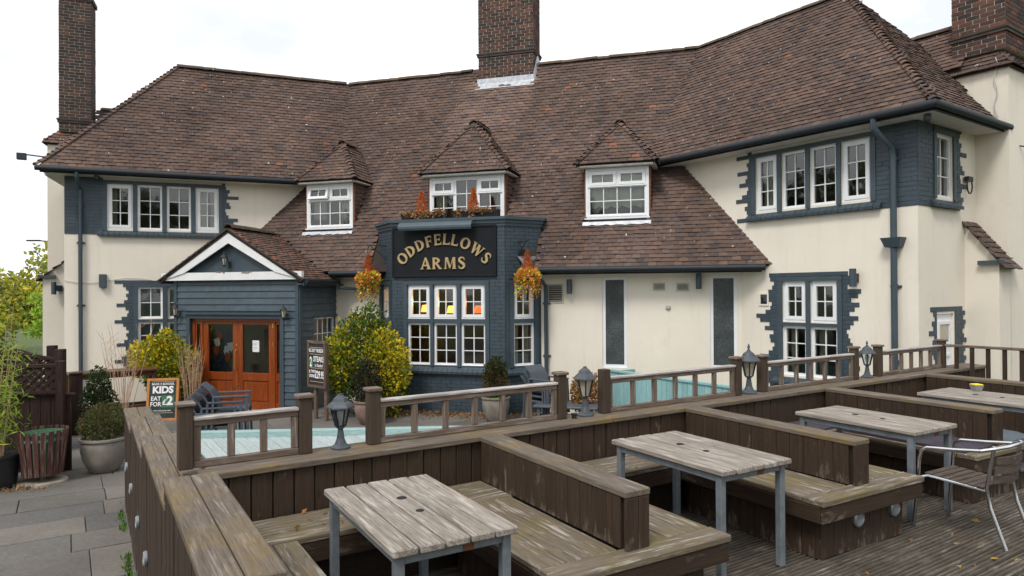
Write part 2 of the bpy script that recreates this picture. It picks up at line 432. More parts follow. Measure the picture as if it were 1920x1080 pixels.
def tile_field(key, O, u, d, s0, s1, dmax, ok, orange=.002, warm=0, w_=.165, g_=.098):
    """rows of plain tiles on the plane O + s*u + t*d"""
    u, d = Vector(u).normalized(), Vector(d).normalized(); nm = u.cross(d).normalized()
    if nm.z < -.01: nm = -nm
    for i in range(int(dmax / g_) + 1):
        sag = .006 * math.sin(i * .7)
        for j in range(int((s1 - s0) / w_) + 2):
            s_ = s0 + (j + .5 * (i % 2)) * w_; t_ = i * g_
            P = O + u * s_ + d * t_
            if not ok(P + d * (g_ * .5), s_, t_ + g_ * .5): continue
            wob = .010 * noise.noise(Vector((s_ * .5, t_ * .5, len(key))) * 1.0)
            TILES.append((key, P + u * rnd.uniform(-.004, .004) + d * (rnd.uniform(-.006, .006) + wob), u, d, nm, tile_tint(orange, warm), w_, rnd.uniform(.033, .046), g_))
def tile_verts(w_, h_, g_):
    x = w_ / 2 - .002; l_ = g_ * 1.75; th = .021
    return [(-x, 0, h_ - th), (x, 0, h_ - th), (x, l_, .001), (-x, l_, .001), (-x, 0, h_), (0, -.002, h_ + .0035), (x, 0, h_), (x, l_, .012), (0, l_, .015), (-x, l_, .012)]
TF = [(0, 1, 6, 5, 4), (4, 5, 8, 9), (5, 6, 7, 8), (1, 2, 7, 6), (0, 4, 9, 3)]
TAN = math.tan(R(58.77))
CE_N, CE_Z = .40, 3.02
RZ = 8.3
TL_ = (RZ - 5.31) / (1.40 + .42); TR_ = (RZ - 5.31) / (1.68 + .42)
def zc(P): return CE_Z + (CE_N - cf.loc(P)[1]) * TAN
def zl(P): return 5.31 + (.42 - lf.loc(P)[1]) * TL_
def zr_(P): return 5.31 + (.42 - rf.loc(P)[1]) * TR_
def isect(P, u, Q, v):
    dn = u.x * v.y - u.y * v.x; d = Q - P; t_ = (d.x * v.y - d.y * v.x) / dn; return P + u * t_
CRN = CE_N - (RZ - CE_Z) / TAN
JL = isect(cf.w(0, CRN, RZ), cf.u, lf.w(0, -1.40, RZ), lf.u); JR = isect(cf.w(0, CRN, RZ), cf.u, rf.w(0, -1.68, RZ), rf.u)
LC, LH = -5.60, -2.97          # left eave corner and ridge end along the wing
RC, RH = 3.12, .66
roof = MB()
def sheet(mb, pts, th=.06):
    a = [Vector(p) for p in pts]; nm = (a[1] - a[0]).cross(a[2] - a[0]).normalized(); nm = nm if nm.z > 0 else -nm
    mb.prism([p - nm * .012 for p in a], -nm * th)
lei = next(s for s in [x * .02 for x in range(-50, 120)] if zc(lf.w(s, .42, 5.31)) >= 5.31)
rei = next(s for s in [-x * .02 for x in range(-50, 220)] if zc(rf.w(s, .42, 5.31)) >= 5.31)
sheet(roof, [lf.w(LC, .42, 5.31), lf.w(lei, .42, 5.31), JL, lf.w(LH, -1.40, RZ)])
sheet(roof, [rf.w(rei, .42, 5.31), rf.w(RC, .42, 5.31), rf.w(RH, -1.68, RZ), JR])
sheet(roof, [cf.w(-.2, CE_N, CE_Z), cf.w(11.3, CE_N, CE_Z), JR, JL])
LB, RB = -3.22, -3.78
sheet(roof, [lf.w(LC, LB, 5.31), lf.w(LC, .42, 5.31), lf.w(LH, -1.40, RZ)])
sheet(roof, [lf.w(LC, LB, 5.31), lf.w(LH, -1.40, RZ), JL, lf.w(3.2, LB, 5.31)])
sheet(roof, [rf.w(RC, .42, 5.31), rf.w(RC, RB, 5.31), rf.w(RH, -1.68, RZ)])
sheet(roof, [rf.w(RC, RB, 5.31), rf.w(-5.2, RB, 5.31), JR, rf.w(RH, -1.68, RZ)])
sheet(roof, [JL, JR, cf.w(11.5, -5.6, 5.0), cf.w(-1.5, -5.6, 5.0)])
roof_o = roof.build('roof', 'roof_under', pub)
# --- dormers (needed by the tile test)
DORM = [(.72, 1.95, 1.42, 6.17), (3.90, 5.66, 4.80, 6.40), (7.46, 8.77, 8.12, 6.16)]
DZ0, DZE, DN = 4.04, 5.18, -.26
def mainn(z): return CE_N - (z - CE_Z) / TAN
def in_dormer(P):
    s, n, z = cf.loc(P)
    return any(a - .02 < s < b_ + .02 and DZ0 - .06 < z < DZE + max(0, (zz - DZE) * (1 - abs(s - c_) / ((b_ - a) / 2 + .17)) - .12) for a, b_, c_, zz in DORM)
def ok_c(P, s, t):
    if t > (RZ - CE_Z) / math.sin(R(58.77)) - .02: return False
    if lf.loc(P)[1] < -.12 and P.z < zl(P) - .06: return False
    if rf.loc(P)[1] < -.12 and P.z < zr_(P) - .06: return False
    if in_dormer(P): return False
    s_, n_, z_ = cf.loc(P)
    if 2.70 < s_ < 6.58 and z_ < 4.06: return False
    if 4.25 < s_ < 5.76 and z_ > 7.82: return False
    if abs(s_ + .02) < 1.85 and z_ < 3.97 - abs(s_ + .02) * .61 - .03: return False
    return True
dC = (-cf.n * math.cos(R(58.77)) + Vector((0, 0, math.sin(R(58.77)))))
tile_field('c', cf.w(0, CE_N, CE_Z), cf.u, dC, -2.0, 12.5, 6.4, ok_c)
def slope_dir(f, tn): return (-f.n + Vector((0, 0, tn))).normalized()
def ok_l(P, s, t):
    r_ = .42 - lf.loc(P)[1]
    return P.z < RZ - .02 and s > LC + r_ * (LH - LC) / 1.82 and P.z > zc(P) - .01
def ok_r(P, s, t):
    r_ = .42 - rf.loc(P)[1]
    return P.z < RZ - .02 and s < RC - r_ * (RC - RH) / 2.10 and P.z > zc(P) - .01
tile_field('l', lf.w(0, .42, 5.31), lf.u, slope_dir(lf, TL_), LC, 2.4, 3.7, ok_l)
tile_field('r', rf.w(0, .42, 5.31), rf.u, slope_dir(rf, TR_), -4.5, RC, 3.9, ok_r)
# hip end of the right wing (faces out along rf.u)
hA, hB, hT = rf.w(RC, .42, 5.31), rf.w(RC, RB, 5.31), rf.w(RH, -1.68, RZ)
hd = ((-rf.u) * (RC - RH) + Vector((0, 0, RZ - 5.31))).normalized(); hl = math.hypot(RC - RH, RZ - 5.31)
tile_field('h', hA, -rf.n, hd, 0, 4.2, hl, lambda P, s, t: inpoly((s, t), [(0, 0), (4.2, 0), (2.1, hl)]) and not (s > 2.2 and t < .9))
for key, (a, b_, c_, zz) in zip(('d', 'e', 'g'), DORM):
    a2, b2 = a - .17, b_ + .17; nf = DN + .24; na = -.72
    A, B = cf.w(a2, nf, DZE), cf.w(b2, nf, DZE); T = cf.w(c_, na, zz); Bk = cf.w(c_, mainn(zz) - .05, zz)
    Ab, Bb = cf.w(a2, mainn(DZE) - .05, DZE), cf.w(b2, mainn(DZE) - .05, DZE)
    dm = MB(); sheet(dm, [A, B, T]); sheet(dm, [B, Bb, Bk, T]); sheet(dm, [Ab, A, T, Bk])
    dro = dm.build('dormer_roof', 'roof_under', pub)
    def plane_field(k, O, E, poly, w0=.15):
        u = (E - O).normalized(); nm = (E - O).cross(poly[2] - O).normalized(); d = nm.cross(u).normalized()
        if d.z < 0: d = -d
        p2 = [((p - O).dot(u), (p - O).dot(d)) for p in poly]
        s_lo = min(p[0] for p in p2); s_hi = max(p[0] for p in p2)
        tile_field(k, O, u, d, s_lo, s_hi, max(p[1] for p in p2), lambda P, s, t: inpoly((s, t), p2), .02)
    plane_field(key, A, B, [A, B, T]); plane_field(key, B, Bb, [B, Bb, Bk, T]); plane_field(key, Ab, A, [Ab, A, T, Bk])
    sf = MB(); fbox(sf, cf, a2 + .03, b2 - .03, nf - .03, mainn(DZE) - .1, DZE - .05, DZE - .015); sf.build('soffit', 'soffit_white', pub)
    # cheeks hung with tiles
    for sx, sg in ((a, -1), (b_, 1)):
        ck = MB(); P0 = [cf.w(sx, DN, DZ0), cf.w(sx, DN, DZE), cf.w(sx, mainn(DZE), DZE)]
        ck.prism(P0, cf.u * (-sg * .05)); ck.build('dormer_cheek', 'roof_under', pub)
        O = cf.w(sx, DN, DZ0); hgt = DZE - DZ0; run = DN - mainn(DZE)
        tile_field('k', O, -cf.n, Vector((0, 0, 1)) , 0, run, hgt, lambda P, s, t: s - .02 < run * t / hgt + .02 and s > .05, .10, .2, .14)
        for k_ in range(len(TILES) - 1, -1, -1):
            if TILES[k_][0] != 'k': break
            T_ = TILES[k_]; TILES[k_] = ('K', T_[1], -T_[2] if (cf.u * sg).dot(T_[2].cross(T_[3])) < 0 else T_[2], T_[3], cf.u * sg, *T_[5:])
        jb = MB(); bar(jb, cf.w(sx + sg * .012, DN - .02, DZ0), cf.w(sx + sg * .012, DN - .02, DZE), .05, .05, cf.n); jb.build('cheek_trim', 'brick_red', pub) if 'brick_red' in MATS else jb.build('cheek_trim', 'rust', pub)
# ridge and hip tiles
def half_tile(r0, r1, ln, n=7, arc=math.pi, th=.014):
    mb = MB(); V = []
    for x, r_ in ((0, r0), (ln, r1)):
        for rr in (r_, r_ - th):
            for j in range(n):
                a = (math.pi - arc) / 2 + arc * j / (n - 1); V.append((x, rr * math.cos(a), rr * math.sin(a)))
    F = []
    for j in range(n - 1):
        F += [(j, j + 1, 2 * n + j + 1, 2 * n + j), (n + j + 1, n + j, 3 * n + j, 3 * n + j + 1), (j + 1, j, n + j, n + j + 1), (2 * n + j, 2 * n + j + 1, 3 * n + j + 1, 3 * n + j)]
    F += [(0, 2 * n, 3 * n, n), (n - 1, 2 * n - 1, 4 * n - 1, 3 * n - 1)]
    return V, F
def tile_meshes(name, r0, r1, ln, k, arc=math.pi, cols=None):
    out = []
    for i in range(k):
        V, F = half_tile(r0, r1, ln, 7, arc); mb = MB(); c = cols[i % len(cols)] if cols else tile_tint(0); mb.add(V, F, c); out.append(mb.mesh(name, 'tile'))
    return out
RM = tile_meshes('ridge_tile', .125, .122, .31, 5, 2.6, [(.115, .085, .062), (.10, .07, .052), (.14, .10, .07), (.085, .065, .052), (.12, .08, .05)])
HM = tile_meshes('hip_tile', .098, .07, .20, 6, 2.2)
def run_tiles(name, meshes, A, B, step, lift, tilt=0):
    d = (B - A); ln = d.length; d.normalize()
    for i in range(int(ln / step)):
        P = A + d * (i * step) + Vector((rnd.uniform(-.006, .006), rnd.uniform(-.006, .006), lift + rnd.uniform(-.006, .006)))
        M = axes(d); M = M @ Matrix.Rotation(tilt + rnd.uniform(-.03, .03), 3, 'Y') @ Matrix.Rotation(rnd.uniform(-.04, .04), 3, 'Z')
        link(name, rnd.choice(meshes), Matrix.Translation(P) @ M.to_4x4(), roof_o)
run_tiles('ridge_tile', RM, lf.w(LH - .05, -1.40, RZ), JL, .30, -.06)
run_tiles('ridge_tile', RM, JL, cf.w(4.28, CRN, RZ), .30, -.06); run_tiles('ridge_tile', RM, cf.w(5.80, CRN, RZ), JR, .30, -.06)
run_tiles('ridge_tile', RM, JR, rf.w(RH, -1.68, RZ), .30, -.06)
run_tiles('hip_tile', HM, lf.w(LC, .42, 5.31), lf.w(LH, -1.40, RZ), .118, -.022, .16)
run_tiles('hip_tile', HM, hA, hT, .118, -.022, .16)
for (a, b_, c_, zz) in DORM:
    for e in (a - .17, b_ + .17): run_tiles('hip_tile', HM, cf.w(e, DN + .24, DZE), cf.w(c_, -.72, zz), .118, -.03, .16)
    run_tiles('ridge_tile', RM, cf.w(c_, -.66, zz), cf.w(c_, mainn(zz) + .02, zz), .29, -.05)

# --- walls
def wall(name, f, s0, s1, z0, z1, holes=(), mat='render', n=0., th=.16, parent=None, top=None):
    mb = MB(); S = sorted({s0, s1, *[h[0] for h in holes], *[h[1] for h in holes]}); Z = sorted({z0, z1, *[h[2] for h in holes], *[h[3] for h in holes]})
    S = [x for x in S if s0 <= x <= s1]; Z = [x for x in Z if z0 <= x <= z1]
    def hole(a, b): return any(h[0] <= a <= h[1] and h[2] <= b <= h[3] for h in holes)
    for i in range(len(S) - 1):
        for j in range(len(Z) - 1):
            if hole((S[i] + S[i + 1]) / 2, (Z[j] + Z[j + 1]) / 2): continue
            a, b_, c_, d_ = S[i], S[i + 1], Z[j], Z[j + 1]
            mb.add([f.w(a, n, c_), f.w(b_, n, c_), f.w(b_, n, d_), f.w(a, n, d_)], [(0, 1, 2, 3)])
            mb.add([f.w(a, n - th, c_), f.w(b_, n - th, c_), f.w(b_, n - th, d_), f.w(a, n - th, d_)], [(3, 2, 1, 0)])
    for h in holes:
        a, b_, c_, d_ = max(h[0], s0), min(h[1], s1), max(h[2], z0), min(h[3], z1); t2 = n - th
        for p, q in (((a, c_), (a, d_)), ((a, d_), (b_, d_)), ((b_, d_), (b_, c_)), ((b_, c_), (a, c_))):
            mb.add([f.w(p[0], n, p[1]), f.w(q[0], n, q[1]), f.w(q[0], t2, q[1]), f.w(p[0], t2, p[1])], [(0, 1, 2, 3)])
    return mb.build(name, mat, parent or pub)
H_LU = [(-4.349, -3.839), (-3.739, -3.237), (-3.134, -2.63), (-2.523, -2.028)]
H_RU = [(-.213, .245), (.342, .81), (.90, 1.382), (1.471, 1.964)]
H_LL = [(-3.735, -3.232), (-3.13, -2.627)]
H_RL = [(.339, .80), (.889, 1.381)]
H_BF = [(3.735, 4.263), (4.339, 4.871), (4.957, 5.495)]
UZ = (4.035, 5.06); L1 = (1.985, 2.71); L2 = (1.01, 1.90)
wall('wall', lf, -5.185, 1.6, 0, 5.24, [(*h, *UZ) for h in H_LU] + [(*h, *L1) for h in H_LL] + [(*h, *L2) for h in H_LL])
wall('wall', rf, -3.3, 2.689, 0, 5.24, [(*h, *UZ) for h in H_RU] + [(*h, *L1) for h in H_RL] + [(*h, *L2) for h in H_RL])
wall('wall', ef, 0, 4.0, 0, 5.24, [(.592, 1.193, *UZ), (.606, 1.192, .05, 2.15)])
wall('wall', cf, 1.3, 10.95, 0, 3.0, [(7.832, 8.331, .985, 2.84), (9.96, 10.465, 1.02, 2.85), (2.9, 6.4, 0, 2.95)])
bw = MB()
for A, B, z in ((lf.w(-5.185, 0, 0), lf.w(-5.185, -2.85, 0), 5.24), (lf.w(-5.185, -2.85, 0), lf.w(2.2, -2.85, 0), 5.24), (cf.w(-.5, -5.3, 0), cf.w(10.5, -5.3, 0), 4.9), (rf.w(-4.6, -3.4, 0), rf.w(2.689, -3.4, 0), 5.24)):
    bw.add([A, B, B + Vector((0, 0, z)), A + Vector((0, 0, z))], [(0, 1, 2, 3)])
bw.build('rear_wall', 'interior', pub)
fl = MB()
for f, a, b_, c_, d_ in ((lf, -5.1, 1.5, -2.8, -.05), (rf, -3.2, 2.6, -3.3, -.05)):
    for z in (2.93, .02): fbox(fl, f, a, b_, c_, d_, z, z + .1 if z > 1 else z + .03)
fbox(fl, cf, .3, 10.6, -5.2, -.1, 3.0, 3.1); fbox(fl, cf, .3, 10.6, -5.2, -.1, .02, .05); fbox(fl, cf, .2, 10.8, -2.4, -2.3, .05, 3.0)
for f, a, b_ in ((lf, -5.1, .9), (rf, -2.6, 2.6)):
    fbox(fl, f, a, b_, -1.55, -1.5, .05, 2.93); fbox(fl, f, a, b_, -1.55, -1.5, 3.03, 5.3)  # unseen partitions added so the wing rooms look darker through the glass
fl.build('floor_and_darkening_partition', 'interior', pub)

# --- windows: frame, sash, bars, panes
def window(f, s0, s1, z0, z1, cols, rows, casement=False, n=-.035, curtain=None, parent=None, glass='glass', backing=None, fw=.045, tilt=0, name='window'):
    parent = parent or pub; mb = MB(); dp = .07; nn = n - dp
    for a, b_, c_, d_ in ((s0, s1, z0, z0 + fw), (s0, s1, z1 - fw, z1), (s0, s0 + fw, z0 + fw, z1 - fw), (s1 - fw, s1, z0 + fw, z1 - fw)):
        fbox(mb, f, a, b_, nn, n, c_, d_)
    fbox(mb, f, s0 - .01, s1 + .01, n - .02, n + .028, z0 - .018, z0 + .008)
    wo_ = mb.build(name, 'upvc', parent)
    a, b_, c_, d_ = s0 + fw, s1 - fw, z0 + fw, z1 - fw; no = n - .012
    Mt = Matrix.Identity(4)
    if casement:
        sw = .062; a -= .012; b_ += .012; c_ -= .012; d_ += .012; no = n + .02
        if tilt:
            pv = f.w((a + b_) / 2, n, d_); Mt = Matrix.Translation(pv) @ Matrix.Rotation(-tilt, 4, f.u) @ Matrix.Translation(-pv)
        sm = MB()
        for p, q, r_, t_ in ((a, b_, c_, c_ + sw), (a, b_, d_ - sw, d_), (a, a + sw, c_ + sw, d_ - sw), (b_ - sw, b_, c_ + sw, d_ - sw)):
            fbox(sm, f, p, q, no - .06, no, r_, t_)
        sm.v = [tuple(Mt @ Vector(p)) for p in sm.v]; sm.build('sash', 'upvc', wo_)
        a += sw; b_ -= sw; c_ += sw; d_ -= sw; no -= .014
    br = .018
    for i in range(1, cols):
        x = a + (b_ - a) * i / cols; g = MB(); fbox(g, f, x - br / 2, x + br / 2, no - .03, no - .002, c_, d_)
        g.v = [tuple(Mt @ Vector(p)) for p in g.v]; g.build('glazing_bar', 'upvc', wo_)
    for j in range(1, rows):
        z = c_ + (d_ - c_) * j / rows; g = MB(); fbox(g, f, a, b_, no - .031, no - .0035, z - br / 2, z + br / 2)
        g.v = [tuple(Mt @ Vector(p)) for p in g.v]; g.build('glazing_bar', 'upvc', wo_)
    for i in range(cols):
        for j in range(rows):
            p, q = a + (b_ - a) * i / cols, a + (b_ - a) * (i + 1) / cols; r_, t_ = c_ + (d_ - c_) * j / rows, c_ + (d_ - c_) * (j + 1) / rows
            g = MB(); dx, dz = rnd.uniform(-.0015, .0015), rnd.uniform(-.0015, .0015)
            vs = [f.w(p, no - .018 - dx - dz, r_), f.w(q, no - .018 + dx - dz, r_), f.w(q, no - .018 + dx + dz, t_), f.w(p, no - .018 - dx + dz, t_)]
            g.add([Mt @ v for v in vs], [(0, 1, 2, 3)]); g.build('pane', glass, wo_)
    if curtain:
        for p, q in curtain:
            g = MB(); k = 14; x0 = s0 + fw + (s1 - s0 - 2 * fw) * p; x1 = s0 + fw + (s1 - s0 - 2 * fw) * q; V = []
            for i in range(k + 1):
                x = x0 + (x1 - x0) * i / k; nn_ = n - .16 + .022 * math.sin(i * 2.1 + p * 9)
                V += [f.w(x, nn_, z0), f.w(x, nn_, z1)]
            g.add(V, [(2 * i, 2 * i + 2, 2 * i + 3, 2 * i + 1) for i in range(k)]); g.build('curtain', 'curtain', wo_)
    if backing:
        g = MB(); fbox(g, f, s0 + .04, s1 - .04, n - .068, n - .06, z0 + .04, z1 - .04); g.build('blind', backing, wo_)
    return wo_
for i, h in enumerate(H_LU): window(lf, *h, *UZ, 2, 3, i in (0, 3), curtain=[(0, .3)] if i == 0 else [(.0, .5), (.65, 1)] if i == 3 else None)
for i, h in enumerate(H_RU): window(rf, *h, *UZ, 2, 3, i in (0, 3), curtain=[(0, 1)] if i == 0 else None)
for h in H_LL: window(lf, *h, *L1, 2, 2, backing='blue_smooth'); window(lf, *h, *L2, 2, 3, backing='blue_smooth')
for h in H_RL: window(rf, *h, *L1, 2, 2, True); window(rf, *h, *L2, 2, 3, curtain=[(0, .35)])
window(ef, .592, 1.193, *UZ, 2, 3, curtain=[(.3, 1)])
window(cf, 7.832, 8.331, .985, 2.84, 1, 1, glass='frosted', fw=.06); window(cf, 9.96, 10.465, 1.02, 2.85, 1, 1, glass='frosted', fw=.06, curtain=None)
bl_ = MB(); fbox(bl_, cf, 9.99, 10.43, -.15, -.14, 2.35, 2.82); bl_.build('blind', 'curtain', pub)
# dormer windows
for i, (a, b_, c_, zz) in enumerate(DORM):
    z0, z1 = DZ0 + .04, DZE - .06; zt = z0 + (z1 - z0) * .64; n = DN + .02; k = .055
    o = MB()
    for p, q, r_, t_ in ((a, a + k, z0, z1), (b_ - k, b_, z0, z1), (a + k, b_ - k, z1 - k, z1), (a + k, b_ - k, z0, z0 + k * .8)): fbox(o, cf, p, q, n - .09, n + .01, r_, t_)
    fbox(o, cf, a - .02, b_ + .02, n - .02, n + .06, z0 - .03, z0)
    o.build('dormer_frame', 'upvc', pub)
    ld = MB(); fbox(ld, cf, a - .03, b_ + .03, n - .05, n + .045, z0 - .075, z0 - .032); ld.build('dormer_sill', 'gutter_black', pub)
    ap = MB(); P = []
    for j in range(15):
        x = a - .05 + (b_ - a + .1) * j / 14; zz_ = DZ0 - .055; dz_ = .065 + .012 * math.sin(j * 2.3)
        P.append((cf.w(x, mainn(zz_) + .055, zz_ + .01), cf.w(x, mainn(zz_ - dz_) + .06, zz_ - dz_)))
    ap.add([p for q in P for p in q], [(2 * j, 2 * j + 1, 2 * j + 3, 2 * j + 2) for j in range(14)]); ap.build('lead_apron', 'lead', pub)
    a += k; b_ -= k; z0 += k * .8; z1 -= k
    if i == 1:
        w3 = (b_ - a) / 3
        for j in range(3):
            x0 = a + w3 * j
            if j == 1: window(cf, x0, x0 + w3, z0, z1, 2, 3, n=n, fw=.035)
            else:
                window(cf, x0, x0 + w3, zt, z1, 2, 1, True, n=n, fw=.03); window(cf, x0, x0 + w3, z0, zt, 2, 2, n=n, fw=.035, curtain=[(0, .55)] if j == 0 else [(.7, 1)])
    else:
        m2 = (a + b_) / 2
        window(cf, a, m2, zt, z1, 2, 1, True, n=n, fw=.03, tilt=R(16) if i == 0 else 0, backing='curtain' if i == 2 else None)
        window(cf, m2, b_, zt, z1, 2, 1, True, n=n, fw=.03, backing='curtain' if i == 2 else None)
        window(cf, a, b_, z0, zt, 4, 2, n=n, fw=.035, curtain=[(0, .32), (.72, 1)] if i == 0 else [(0, 1)])
# narrow door on the end wall
dr = MB(); fbox(dr, ef, .606, 1.192, -.09, -.03, .05, 2.15); d_o = dr.build('side_door', 'upvc', pub)
for (p, q, r_, t_) in ((.68, 1.12, 1.63, 2.03), (.68, 1.12, .2, 1.5)):
    g = MB()
    for x0, x1, y0, y1 in ((p, q, r_, r_ + .05), (p, q, t_ - .05, t_), (p, p + .05, r_ + .05, t_ - .05), (q - .05, q, r_ + .05, t_ - .05)): fbox(g, ef, x0, x1, -.03, -.012, y0, y1)
    g.build('panel_frame', 'upvc', d_o)
g = MB(); fbox(g, ef, .74, 1.06, -.029, -.024, 1.69, 1.97); g.build('pane', 'amber_glass', d_o)

# --- blue brickwork with toothed edges
def brick_field(key, f, n, spans, z0, z1, holes=(), ch=.0755, bl=.225, tl=None, trr=None, seed=0, tint=BLUE, back=True, th=.010, palette=None):
    rr = random.Random(seed); nb = int(round((z1 - z0) / ch)); bk = MB()
    for k in range(nb):
        za, zb = z0 + k * ch, z0 + (k + 1) * ch; s0, s1 = spans
        if tl: s0 -= tl[k % len(tl)]
        if trr: s1 += trr[k % len(trr)]
        iv = [(s0, s1)]
        for h in holes:
            if h[2] < zb - .02 and h[3] > za + .02:
                nv = []
                for a, b_ in iv:
                    if h[1] <= a or h[0] >= b_: nv.append((a, b_)); continue
                    if h[0] > a: nv.append((a, h[0]))
                    if h[1] < b_: nv.append((h[1], b_))
                iv = nv
        for a, b_ in iv:
            if back: fbox(bk, f, a + .001, b_ - .001, n - .01, n + th * .55, za, zb - .0005)
            x = a; first = True; st = (bl / 2 if k % 2 else bl) + rr.uniform(-.02, .02)
            while x < b_ - .03:
                x2 = min(b_, x + (st if first else bl)); first = False
                if b_ - x2 < .05: x2 = b_
                c = tint if not palette else rr.choice(palette); kk = rr.uniform(.86, 1.14)
                jt = .0035 if not palette else .0068
                BRICKS.append((key, f, x + jt, x2 - jt, n - .012, n + th + rr.uniform(-.002, .003), za + jt, zb - jt, tuple(v * kk for v in c)))
                x = x2
    return bk
TEETH = [0, .05, .11, .28, .14, .03, 0, .06, .24, .09, .02, .05]
bkL = brick_field('L', lf, .004, (-5.18, -1.88), 3.90, 5.20, [(-4.43, -1.95, 4.0, 5.2)], trr=[0, .04, .12, .05, .18, .28, .07, .02, 0, .12, .09, .03, .3, .06, .1, .02], seed=1)
bkL.build('brick_backing', 'blue_paint', pub)
bkR = brick_field('R', rf, .004, (-.36, 2.69), 3.86, 5.20, [(-.30, 2.04, 3.93, 5.2)], tl=[.28, .03, .06, .1, .04, .30, .16, .05, .02, .22, .08, .04, .26, .02, .05, .0], seed=2)
bkR.build('brick_backing', 'blue_paint', pub)
bkE = brick_field('E', ef, .004, (.0, 1.42), 3.86, 5.20, [(.55, 1.25, 3.95, 5.12)], trr=[.04, .1, .16, .05, .1, .3, .06, .02, .2, .12, .06, .03, .28, .05, .1, .0], seed=3)
bkE.build('brick_backing', 'blue_paint', pub)
bk = brick_field('LL', lf, .004, (-3.93, -2.4), .75, 2.84, [(-3.80, -2.56, .9, 2.76)], tl=TEETH, seed=4); bk.build('brick_backing', 'blue_paint', pub)
bk = brick_field('RL', rf, .004, (.16, 1.54), .75, 2.86, [(.29, 1.43, .9, 2.76)], tl=[.1, .3, .38, .18, .08, .05, .22, .30, .12, .04, .0, .08, .1, .02, .2], trr=[0, .06, .12, .2, .05, .14, .22, .08, .2, .25, .02, .1, .06, .03], seed=5); bk.build('brick_backing', 'blue_paint', pub)
bk = brick_field('EL', ef, .004, (.52, 1.47), .0, 2.30, [(.58, 1.22, 0, 2.18)], tl=[0, .05, .15, .24, .08, .02, .2, .05, .1], trr=[.02, .1, .14, .05, .12, .03, .16, .08], seed=6); bk.build('brick_backing', 'blue_paint', pub)
def surround(f, hs, zs, n0=-.03, n1=.03, k=.055):
    """smooth painted mullions, head and sloped sill round a row of lights"""
    mb = MB(); z0, z1 = min(z[0] for z in zs), max(z[1] for z in zs); a, b_ = hs[0][0], hs[-1][1]
    xs = [(a - k - .035, a - .004)] + [(hs[i][1] + .004, hs[i + 1][0] - .004) for i in range(len(hs) - 1)] + [(b_ + .004, b_ + k + .035)]
    for x0, x1 in xs: fbox(mb, f, x0, x1, n0, n1, z0 - .03, z1 + .0)
    fbox(mb, f, xs[0][0] - .002, xs[-1][1] + .002, n0, n1 + .004, z1 + .002, z1 + .075)
    if len(zs) > 1:
        zz_ = sorted(zs)
        for x0, x1 in hs: fbox(mb, f, x0 - .002, x1 + .002, n0, n1 - .004, zz_[0][1] + .004, zz_[1][0] - .02)
    mb.build('window_surround', 'blue_smooth', pub)
    nb = max(3, int((xs[-1][1] - xs[0][0] + .2) / .112)); x0 = xs[0][0] - .1; st = (xs[-1][1] - xs[0][0] + .2) / nb
    so = MB().add([f.w(x0 + .01, 0, z0 - .17), f.w(xs[-1][1] + .09, 0, z0 - .17), f.w(xs[-1][1] + .09, .06, z0 - .15), f.w(x0 + .01, .06, z0 - .15), f.w(x0 + .01, 0, z0 - .04), f.w(xs[-1][1] + .09, 0, z0 - .04)], [(0, 1, 2, 3), (3, 2, 5, 4), (0, 3, 4), (1, 5, 2)]).build('window_sill', 'blue_paint', pub)
    for i in range(nb):
        p, q = x0 + st * i + .004, x0 + st * (i + 1) - .004; g = MB(); j = rnd.uniform(-.004, .004)
        g.hexa([f.w(p, -.02, z0 - .1), f.w(q, -.02, z0 - .1), f.w(q, .095 + j, z0 - .175), f.w(p, .095 + j, z0 - .175), f.w(p, -.02, z0 - .028), f.w(q, -.02, z0 - .028), f.w(q, .10 + j, z0 - .125), f.w(p, .10 + j, z0 - .125)][4:] + [f.w(p, -.02, z0 - .1), f.w(q, -.02, z0 - .1), f.w(q, .095 + j, z0 - .175), f.w(p, .095 + j, z0 - .175)])
        g.f = [q_[::-1] for q_ in g.f]
        g.build('sill_brick', 'blue_paint', so)
surround(lf, H_LU, [UZ]); surround(rf, H_RU, [UZ]); surround(ef, [(.592, 1.193)], [UZ])
surround(lf, H_LL, [L1, L2]); surround(rf, H_RL, [L1, L2])

# --- canted bay with parapet
b0, b1, bn = 3.38, 5.93, .60
bR = Fr(cf.w(b1, bn, 0), -16.7 + 45); bRl = math.hypot(.6, .6)
_lp = cf.w(2.76, 0, 0); _dv = cf.w(b0, bn, 0) - _lp; bL = Fr(_lp, math.degrees(math.atan2(_dv.y, _dv.x))); bLl = _dv.length
fr_w = (.19, .69)
BT = 4.02
wall('bay_wall', cf, b0, b1, 0, BT, [(*h, *L1) for h in H_BF] + [(*h, *L2) for h in H_BF], 'blue_paint', bn)
wall('bay_wall', bR, 0, bRl, 0, BT, [(*fr_w, *L1), (*fr_w, *L2)], 'blue_paint')
wall('bay_wall', bL, 0, bLl, 0, BT, [(.2, .68, *L1), (.2, .68, *L2)], 'blue_paint')
for i, h in enumerate(H_BF): window(cf, *h, *L1, 2, 2, True, n=bn - .035); window(cf, *h, *L2, 2, 3, n=bn - .035)
window(bR, *fr_w, *L1, 2, 2, True, curtain=[(0, .35)]); window(bR, *fr_w, *L2, 2, 3, curtain=[(0, .4), (.7, 1)])
window(bL, .2, .68, *L1, 2, 2, True); window(bL, .2, .68, *L2, 2, 3)
_cfb = Fr(cf.w(0, bn, 0), -16.7)
surround(_cfb, H_BF, [L1, L2]); surround(bR, [fr_w], [L1, L2]); surround(bL, [(.2, .68)], [L1, L2])
brick_field('B', cf, bn + .002, (b0, b1), 0.02, 4.0, [(3.64, 5.59, .82, 2.79)], seed=8, back=False, th=.011)
brick_field('B', bR, .002, (0, bRl), 0.02, 4.0, [(.1, .78, .82, 2.79)], seed=9, back=False, th=.011)
